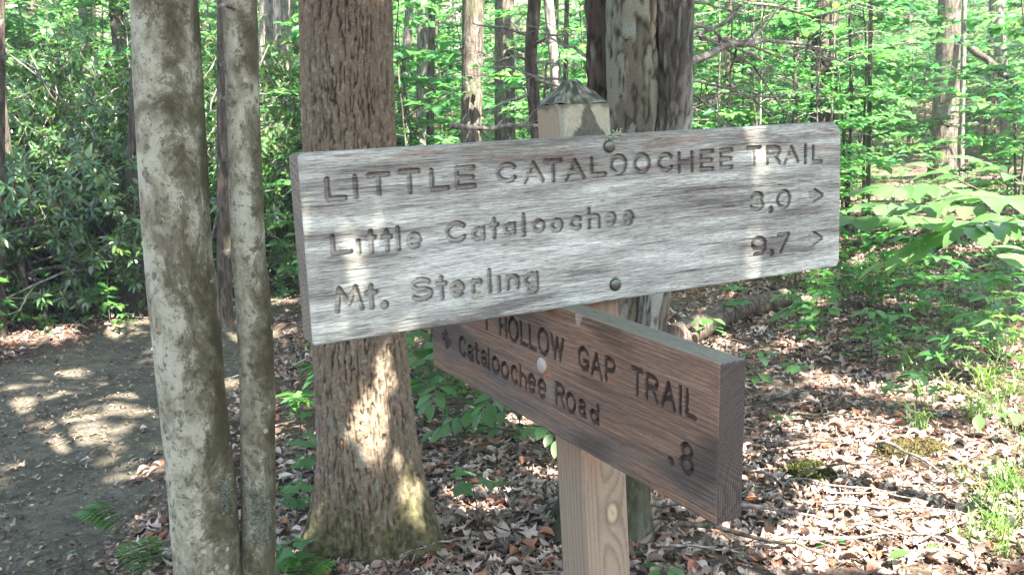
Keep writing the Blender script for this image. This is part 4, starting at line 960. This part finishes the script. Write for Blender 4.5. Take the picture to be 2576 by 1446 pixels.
def spray_plant(base, twigs, label, meshes, size, seed, lpt=7, name='sapling', cat='sapling', stem=True, droop=.25):
    """twigs: list of polylines (world)"""
    g = np.random.default_rng(seed); t = thing(name, base, label, cat); s = Soup()
    for tw in twigs:
        tw = np.array(tw, float); L = np.linalg.norm(np.diff(tw, axis=0), axis=1); cum = np.concatenate([[0], np.cumsum(L)])
        s.tube(tw - base, np.linspace(.0045, .0016, len(tw)), 5, np.array([.12, .10, .08]))
        n = max(2, int(lpt * cum[-1] / .35))
        for k in range(n):
            q = cum[-1] * (.18 + .82 * (k + .5) / n); p = np.array([np.interp(q, cum, tw[:, j]) for j in range(3)]); p2 = np.array([np.interp(min(q + .02, cum[-1]), cum, tw[:, j]) for j in range(3)]); p1 = np.array([np.interp(q - .02, cum, tw[:, j]) for j in range(3)])
            d = p2 - p1; d /= np.linalg.norm(d) + 1e-9; sd = np.cross(d, ZZ); sd /= np.linalg.norm(sd) + 1e-9; sg = 1 if k % 2 else -1
            ld = d * g.uniform(.4, .8) + sg * sd * g.uniform(.6, .95) + np.array([0, 0, -droop * g.uniform(.4, 1.3)])
            if k == n - 1: ld = d + np.array([0, 0, -droop])
            add_leaf(t, base, meshes[int(g.integers(0, len(meshes)))], p, ld, ZZ + g.normal(size=3) * .22, size * g.uniform(.75, 1.15))
    link('stem', s.mesh('stem'), t, M_bark_a); return t
bb = ground(2330, 900)
bb = np.array([1.95, 3.35, float(gh(1.95, 3.35))])
def tw(*p): return [at(x, y - 32, Y) for x, y, Y in p]
spray_plant(bb, [[bb, at(2620, 700, 3.3), at(2560, 600, 3.25)], tw((2640, 545, 3.3), (2480, 520, 3.15), (2330, 500, 3.05), (2190, 505, 2.95)), tw((2560, 600, 3.2), (2420, 590, 3.05), (2280, 575, 2.95), (2150, 580, 2.9)), tw((2480, 520, 3.15), (2400, 480, 3.2), (2330, 450, 3.3)),
    tw((2640, 600, 3.0), (2520, 580, 2.9), (2420, 610, 2.8)), tw((2420, 590, 3.05), (2330, 640, 3.1), (2220, 690, 3.15)), tw((2600, 520, 3.4), (2540, 470, 3.4), (2470, 440, 3.45)), tw((2500, 560, 3.5), (2330, 545, 3.4), (2210, 545, 3.4)), tw((2600, 560, 2.85), (2520, 530, 2.8), (2430, 525, 2.75))],
    'leafy beech branch in full sun reaching in at the right of the grey board', BEECH, .122, 5, 12, droop=.12)
def whorl(vx, vy, h, n, size, mesh, label, seed, tilt=.15, rows=1, cat='plant', name='seedling'):
    b = ground(vx, vy); g = np.random.default_rng(seed); top = b + [g.normal() * .02, g.normal() * .02, h]
    t = thing(name, b, label, cat); s = Soup(); s.tube(np.array([b - [0, 0, .02], (b + top) / 2 + [.006, 0, 0], top]) - b, [.0028, .0022, .0018], 5, np.array([.08, .10, .05]))
    for r in range(rows):
        p = b + (top - b) * (1 - .35 * r)
        for k in range(n):
            a = 6.283 * k / n + r * .6 + g.normal() * .2; d = np.array([math.cos(a), math.sin(a), -tilt + g.normal() * .12]); q = p + d * size * .28
            s.tube(np.array([p, q]) - b, [.0012, .001], 4, np.array([.08, .11, .05])); add_leaf(t, b, mesh, q, d, ZZ + g.normal(size=3) * .15, size * g.uniform(.8, 1.15))
    link('stem', s.mesh('stem'), t, M_bark_a)
W_ = [(1893, 1035, .33, 5, .085, OVAL[0], 'small seedling with a whorl of oval leaves beside the near end of the brown board'), (1205, 1330, .20, 3, .12, MAPL[0], 'maple seedling with three broad bright leaves under the brown board'),
 (1668, 1470, .06, 5, .06, OVAL[0], 'low five-leaved plant on the litter right of the post foot'), (2445, 1110, .16, 3, .10, OVAL[0], 'three-leaved seedling in the sunny grass at the right'), (2330, 1060, .05, 2, .06, OVAL[0], 'tiny two-leaved seedling left of the sunny grass'),
 (1985, 960, .12, 3, .10, MAPL[0], 'broad-leaved seedling among twigs below the grey board corner'), (1960, 1090, .10, 3, .07, MAPL[0], 'lobed seedling just right of the brown board end'), (2325, 1450, .08, 2, .09, OVAL[0], 'pair of oval leaves at the bottom right edge'),
 (2545, 1110, .14, 3, .09, OVAL[0], 'oval-leaved seedling at the right edge of the grass'), (775, 1230, .22, 4, .085, MAPL[0], 'maple seedling between the twin stems and the thick brown tree'), (745, 1310, .16, 4, .08, MAPL[0], 'lower maple seedling close against the slimmer twin stem'),
 (760, 1120, .25, 4, .07, MAPL[0], 'taller maple seedling behind the slimmer twin stem'), (730, 1446, .12, 4, .08, MAPL[0], 'maple seedling at the bottom edge beside the twin stems'), (205, 1420, .06, 2, .045, OVAL[0], 'tiny two-leaved sprout on the trail edge'), (2100, 1390, .05, 2, .05, OVAL[0], 'tiny sprout beside the fallen twigs'),
 (1785, 870, .20, 4, .10, OVAL[0], 'leafy seedling under the right half of the grey board'), (1975, 850, .30, 5, .11, OVAL[0], 'bushy seedling behind the brown board top'), (1850, 820, .28, 5, .10, MAPL[0], 'seedling beside the mossy log'), (2080, 860, .35, 6, .11, OVAL[0], 'dark leafy seedling under the right end of the grey board'), (2190, 900, .3, 6, .10, OVAL[0], 'leafy seedling below the sunlit branch'), (2480, 900, .22, 5, .10, OVAL[0], 'seedling behind the grass at the right')]
for i, w in enumerate(W_): whorl(*w, seed=500 + i, rows=2 if w[3] > 3 else 1)
# low saplings between the thick brown tree and the post
g = np.random.default_rng(15)
for i, (x, y, Y, h, lab) in enumerate(((1120, 1130, 4.6, .55, 'low green sapling right of the thick brown tree, nearest the tree'), (1220, 1090, 4.9, .6, 'low green sapling half hidden under the far end of the brown board'), (1085, 960, 5.6, .75, 'low green sapling under the bottom edge of the grey board'), (1300, 1120, 4.4, .35, 'small sapling under the middle of the brown board'))):
    b = np.array([at(x, y, Y)[0], Y, 0]); b[2] = gh(b[0], b[1]); tws = [[b, b + [.02, 0, h * .6], b + [0, .02, h]]]
    for k in range(7):
        a = k * 2.3 + i; z = h * (.35 + .65 * k / 7); L = .30 + .12 * g.random(); p = b + [.01, 0, z]; tws.append([p, p + [math.cos(a) * L * .6, math.sin(a) * L * .6, .05], p + [math.cos(a) * L, math.sin(a) * L, .0]])
    spray_plant(b, tws, lab, OVAL + BEECH[1:], .095, 80 + i, 11)
# ferns
def fern(vx, vy, L, az, label, seed, nf=3):
    b = ground(vx, vy); t = thing('fern', b, label, 'fern'); g = np.random.default_rng(seed)
    for f in range(nf):
        s = Soup(); a = az + (f - (nf - 1) / 2) * .5; n = 16; q = np.linspace(0, 1, n); d = np.array([math.cos(a), math.sin(a), 0])
        pts = d[None] * (L * q)[:, None] + ZZ[None] * (L * .55 * np.sin(q * 2.2))[:, None]; s.tube(pts, np.linspace(.002, .0006, n), 4, np.array([.08, .12, .04]))
        sd = np.cross(d, ZZ); P, D = [], []
        for i in range(3, n):
            for sg in (-1, 1): P.append(pts[i]); D.append(sg * sd + d * .35 + ZZ * -.1)
        P, D = np.array(P), np.array(D); sz = np.repeat(L * .34 * np.sin(np.pi * (.15 + .83 * q[3:])) , 2)
        s.scatter(leaf_fine(.26, 7, .05, .1, .5), P, frames(D, np.tile(ZZ, (len(D), 1)) + g.normal(size=D.shape) * .1), sz, leaf_cols(len(P), g, (.075, .18, .04), .1)); link('frond', s.mesh('frond'), t, M_leaf_under)
fern(310, 1345, .20, 2.9, 'small bright fern on the trail edge left of the twin stems', 1, 2); fern(385, 1470, .20, 2.2, 'fern at the bottom edge beside the larger twin stem', 2, 2)
fern(750, 1500, .15, 1.2, 'fern at the bottom edge between the twin stems and the thick brown tree', 3, 3); fern(1110, 1010, .3, 1.0, 'dark fern beyond the thick brown tree', 4, 4)
# ground layer: many small plants in the middle distance
SEED = [make_sapling(600 + i, .38 + .1 * i, 5, .22, LS, .085, (.06, .15, .04), 3, 3, .004, .35) for i in range(3)]
g = np.random.default_rng(91); k = 0
while k < 214:
    y = 4.6 + 11 * g.random(); x = (g.random() * 2 - (1 if k < 150 else .35)) * (.55 * y)
    if float(trail_mask(x, y)) > .01: continue
    px = CW / 2 + x / y * FPX
    if px < 760 and not (y > 6.3): continue
    if 1660 < px < 1960 and 5 < y < 7.6: continue
    if y < 5.6 and 1300 < px < 2250: continue
    zone = ('left of the trail', 'left') if px < 760 else (('behind the thick brown tree', 'middle') if px < 1500 else ('on the litter at the right', 'right'))
    sapling(SEED[k % 3], x, y, g.uniform(.6, 1.3), g.uniform(0, 6.28), 'small leafy seedling growing ' + zone[0], 'ground-layer seedlings, ' + zone[1], 'plant', 'seedling'); k += 1
for i in range(42):
    P = ground(g.uniform(1950, 2600), g.uniform(700, 960)); sapling(SEED[i % 3], P[0], P[1], g.uniform(.4, .9), g.uniform(0, 6.28), 'small leafy seedling growing on the litter at the right', 'ground-layer seedlings, right', 'plant', 'seedling')
for i in range(16):
    P = ground(g.uniform(-30, 320), g.uniform(770, 850)); sapling(SEED[i % 3], P[0], P[1], g.uniform(.5, .9), g.uniform(0, 6.28), 'small leafy seedling growing on the sunlit bank across the trail', 'ground-layer seedlings, far bank', 'plant', 'seedling')

# ------------------------------------------------------------------ leaf litter, twigs, logs, moss, grass
DC = np.array([(.235, .175, .15), (.165, .118, .097), (.32, .26, .23), (.075, .055, .045), (.36, .305, .275), (.24, .11, .07), (.11, .088, .074), (.28, .225, .198)])
def litter_cols(n, g): return DC[g.integers(0, len(DC), n)] * np.exp(g.normal(size=(n, 1)) * .25)
g = np.random.default_rng(44)
n = 125000; y = 2.4 + 13 * g.random(n) ** 1.5; x = (g.random(n) * 2 - 1) * (.58 * y + .5)
tmk = trail_mask(x, y); pk = 1 - np.clip(tmk * 1.15, 0, .93)
pk = np.where((x < -1.0) & (tmk < .3), .8, pk)
keep = g.random(n) < pk * .62; x, y = x[keep], y[keep]; n = len(x)
bigs = []
s = Soup(); ord_ = np.argsort(y); ind = []
sz = .022 + .05 * g.random(n) ** 1.6 * np.where(trail_mask(x, y) > .4, .6, 1); kind = g.integers(0, len(DEADL), n)
z = gh(x, y) + .004 + .022 * g.random(n) * (trail_mask(x, y) < .4)
P = np.column_stack([x, y, z]); Dm = g.normal(size=(n, 3)) * [1, 1, .16]; Um = ZZ + g.normal(size=(n, 3)) * .22; Mx = frames(Dm, Um); Cl = litter_cols(n, g)
# the 300 that show largest are things of their own
v = P - EYE; dep = v @ _f; sx = CW / 2 + FPX * (v @ _r) / dep; sy = CH / 2 - FPX * (v @ _u) / dep
vis = (sx > 15) & (sx < CW - 15) & (sy > 850) & (sy < CH - 10) & ~((sx > 430) & (sx < 700)) & ~((sx > 780) & (sx < 1100) & (sy < 1380)) & ~((sx > 1380) & (sx < 1880) & (sy < 1330)) & ~((sx > 1390) & (sx < 1600))
score = np.where(vis, sz / dep, 0); top = np.argsort(-score)[:290]; solo = np.zeros(n, bool); solo[top] = True
LM = []
for ki, T in enumerate(DEADL):
    for ci in range(4):
        m = mesh_np('fallen_leaf', T[0], [T[1]], np.tile(DC[(ki * 3 + ci * 2) % 8], (len(T[0]), 1))); m.materials.append(M_dead); LM.append(m)
for i in top:
    o = bpy.data.objects.new('fallen_leaf', LM[int(kind[i]) * 4 + int(g.integers(0, 4))]); COL.objects.link(o); A = Mx[i] * sz[i]
    o.matrix_world = Matrix([[*A[0], P[i, 0]], [*A[1], P[i, 1]], [*A[2], P[i, 2] + .012], [0, 0, 0, 1]]); tag(o, 'dead brown leaf lying loose on top of the forest litter', 'leaf', 'dead leaves on the ground')
for ki, T in enumerate(DEADL):
    m_ = (kind == ki) & ~solo; s.scatter(T, P[m_], Mx[m_], sz[m_], Cl[m_])
tag(link('leaf_litter', s.mesh('leaf_litter'), None, M_dead), 'brown leaf litter covering the forest floor', 'leaf litter', kind='stuff')
# debris on the trail: chips and crumbs
s = Soup(); n = 34000; y = 2.4 + 9 * g.random(n) ** 1.3; x = (g.random(n) * 2 - 1) * (.58 * y + .5); k = trail_mask(x, y) > .45; x, y = x[k], y[k]; n = len(x)
s.scatter(leaf_diamond(.4, .15, .1), np.column_stack([x, y, gh(x, y) + .006]), frames(g.normal(size=(n, 3)) * [1, 1, .2], ZZ + g.normal(size=(n, 3)) * .4), g.uniform(.010, .045, n), np.array([(.10, .078, .055)]) * np.exp(g.normal(size=(n, 1)) * .6))
tag(link('trail_debris', s.mesh('trail_debris'), None, M_dead), 'crumbled leaf bits and chips on the trodden trail', 'debris', kind='stuff')
# small twig litter nobody would count
s = Soup(); n = 1500; y = 2.6 + 7 * g.random(n); x = (g.random(n) * 2 - 1) * (.58 * y + .3); k = (trail_mask(x, y) < .2) | (g.random(n) < .12); x, y = x[k], y[k]
for a_, b_ in zip(x, y):
    th = g.uniform(0, 6.28); L = g.uniform(.04, .3); d = np.array([math.cos(th), math.sin(th), 0]) * L; p0 = np.array([a_, b_, float(gh(a_, b_)) + .022]); c0 = np.array([.13, .11, .09]) * g.uniform(.4, 2.0)
    s.tube(np.array([p0, p0 + d * .5 + g.normal(size=3) * L * .05, p0 + d + [0, 0, g.uniform(-.01, .02)]]), np.array([1, .8, .5]) * g.uniform(.0012, .004), 4, c0, False)
tag(link('twig_litter', s.mesh('twig_litter'), None, M_dead), 'scattered small twigs among the leaf litter', 'twigs', kind='stuff')
# twigs
TW = [(1890, 1400, 2330, 1380, .007, 4, 'grey branched stick among the bright litter at the bottom right'), (2020, 1225, 2250, 1185, .006, 4, 'forked dark twig between the two moss mounds'), (1700, 1250, 1960, 1320, .006, 4, 'crooked grey twig crossing under the near end of the brown board'), (1610, 1290, 2110, 1358, .011, 4, 'long lichen-covered grey branch lying right of the post'), (1700, 1360, 2090, 1440, .009, 4, 'dark stick lying below the lichen-covered branch'), (1880, 1200, 2320, 1290, .006, 3, 'thin pale twig crossing the litter under the moss mounds'), (2060, 1295, 2460, 1335, .006, 3, 'pale twig lying in the sunny litter at the right'),
 (2200, 1130, 2420, 1250, .008, 4, 'forked grey stick lying over the browner moss mound'), (1930, 1150, 2110, 1140, .013, 2, 'short dark stick above the green moss mound'), (1870, 1040, 2060, 1000, .007, 3, 'dark twig behind the near end of the brown board'), (2150, 1345, 2560, 1425, .005, 3, 'long thin twig in the bottom right corner'), (1180, 1380, 1010, 1430, .004, 2, 'thin twig leaning at the foot of the thick brown tree'),
 (1640, 1130, 1890, 1215, .004, 4, 'thin curved twig behind the brown board'), (1650, 1400, 1900, 1440, .005, 3, 'short twig near the bottom edge right of the post'), (1990, 1060, 2160, 1075, .008, 2, 'dark broken stick in the shaded litter'), (2300, 1400, 2500, 1300, .004, 3, 'slanting fine twig in the bright litter')]
for i, (x0, y0, x1, y1, r, ns, lab) in enumerate(TW):
    r *= 1.35; a = ground(x0, y0) + [0, 0, .035 + r]; b = ground(x1, y1) + [0, 0, .045 + r]; s = Soup(); branchy(s, np.zeros(3), b - a, r, -.012, ns, 1, np.random.default_rng(800 + i), .05); tag(link('fallen_twig', s.mesh('fallen_twig'), None, M_twig if i not in (1, 4, 8, 9, 14) else M_bark_b, a), lab, 'twig')
def log(x0, y0, x1, y1, r, lab, mat, seed):
    a = ground(x0, y0); b = ground(x1, y1); s = Soup(); n = 14; t = np.linspace(0, 1, n)[:, None]; pts = a * (1 - t) + b * t + np.cumsum(np.random.default_rng(seed).normal(size=(n, 3)) * .012, 0); pts[:, 2] = gh(pts[:, 0], pts[:, 1]) + r * .7
    s.tube(pts - a, r * (1 - .25 * t[:, 0]), 14, None, True, .05); tag(link('log', s.mesh('log'), None, mat, a), lab, 'log')
log(1690, 880, 1980, 770, .10, 'fallen log lying behind the top of the brown board', M_bark_b, 1); log(1190, 1085, 1330, 1110, .04, 'short fallen log under the far end of the brown board', M_bark_a, 2); log(60, 745, 340, 725, .06, 'dark fallen log under the laurel thicket', M_bark_b, 3)
def moss(vx, vy, rx, ry, h, col, lab, seed):
    b = ground(vx, vy); g = np.random.default_rng(seed); s = Soup(); n = 22; r = np.linspace(0, 1, n)[:, None]; th = np.arange(40) * 6.283 / 40
    wob = 1 + .12 * np.sin(3 * th + seed) + .08 * np.sin(7 * th); X = r * rx * np.cos(th) * wob; Y = r * ry * np.sin(th) * wob; Zm = h * (1 - r ** 2.2) + .006 * g.normal(size=X.shape) * (1 - r) 
    Zg = gh(b[0] + X, b[1] + Y) - b[2] - .01; s.add(np.stack([X, Y, Zm + Zg], -1).reshape(-1, 3), grid_faces(n, 40, True), np.array(col))
    k = 2600; rr = np.sqrt(g.random(k)) * .98; aa = g.uniform(0, 6.283, k); x = rr * rx * np.cos(aa); y = rr * ry * np.sin(aa); z = h * (1 - rr ** 2.2) + gh(b[0] + x, b[1] + y) - b[2] - .012
    s.scatter(leaf_diamond(.35, .1, .1), np.column_stack([x, y, z]), frames(np.column_stack([x / rx, y / ry, np.ones(k)]) + g.normal(size=(k, 3)) * .45, g.normal(size=(k, 3))), g.uniform(.010, .02, k), np.array([col]) * np.exp(g.normal(size=(k, 1)) * .3))
    tag(link('moss_mound', s.mesh('moss_mound'), None, M_moss, b), lab, 'moss')
moss(2040, 1195, .125, .14, .06, (.036, .044, .013), 'olive green moss mound on the litter right of the brown board', 1); moss(2290, 1140, .22, .17, .05, (.06, .052, .02), 'browner, wider moss mound under the forked stick', 2)
# grass
s = Soup(); g = np.random.default_rng(17); P, D, U, S_ = [], [], [], []
for i in range(105):
    vx, vy = 2250 + 420 * g.random() ** .7, 770 + 330 * g.random()
    if i % 5 == 0: vx, vy = g.uniform(2400, 2620), g.uniform(1100, 1430)
    c = ground(vx, vy)
    for k in range(int(g.integers(8, 20))):
        a = g.uniform(0, 6.283); p = c + [g.normal() * .02, g.normal() * .02, 0]; L = g.uniform(.06, .17); w = .0022; sd = np.array([-math.sin(a), math.cos(a), 0]) * w; d = np.array([math.cos(a), math.sin(a), 0])
        q = [p, p + d * L * .2 + ZZ * L * .6, p + d * L * .55 + ZZ * L * .85, p + d * L * .95 + ZZ * L * .7]
        V = np.array([q[0] - sd, q[0] + sd, q[1] - sd, q[1] + sd, q[2] - sd * .7, q[2] + sd * .7, q[3]]); col = np.array([.075, .165, .035]) * np.exp(g.normal() * .25)
        s.add(V, np.array([(0, 1, 3), (0, 3, 2), (2, 3, 5), (2, 5, 4), (4, 5, 6)]), col)
tag(link('grass', s.mesh('grass'), None, M_grass), 'thin bright grass growing in the sunny litter at the right', 'grass', kind='stuff')
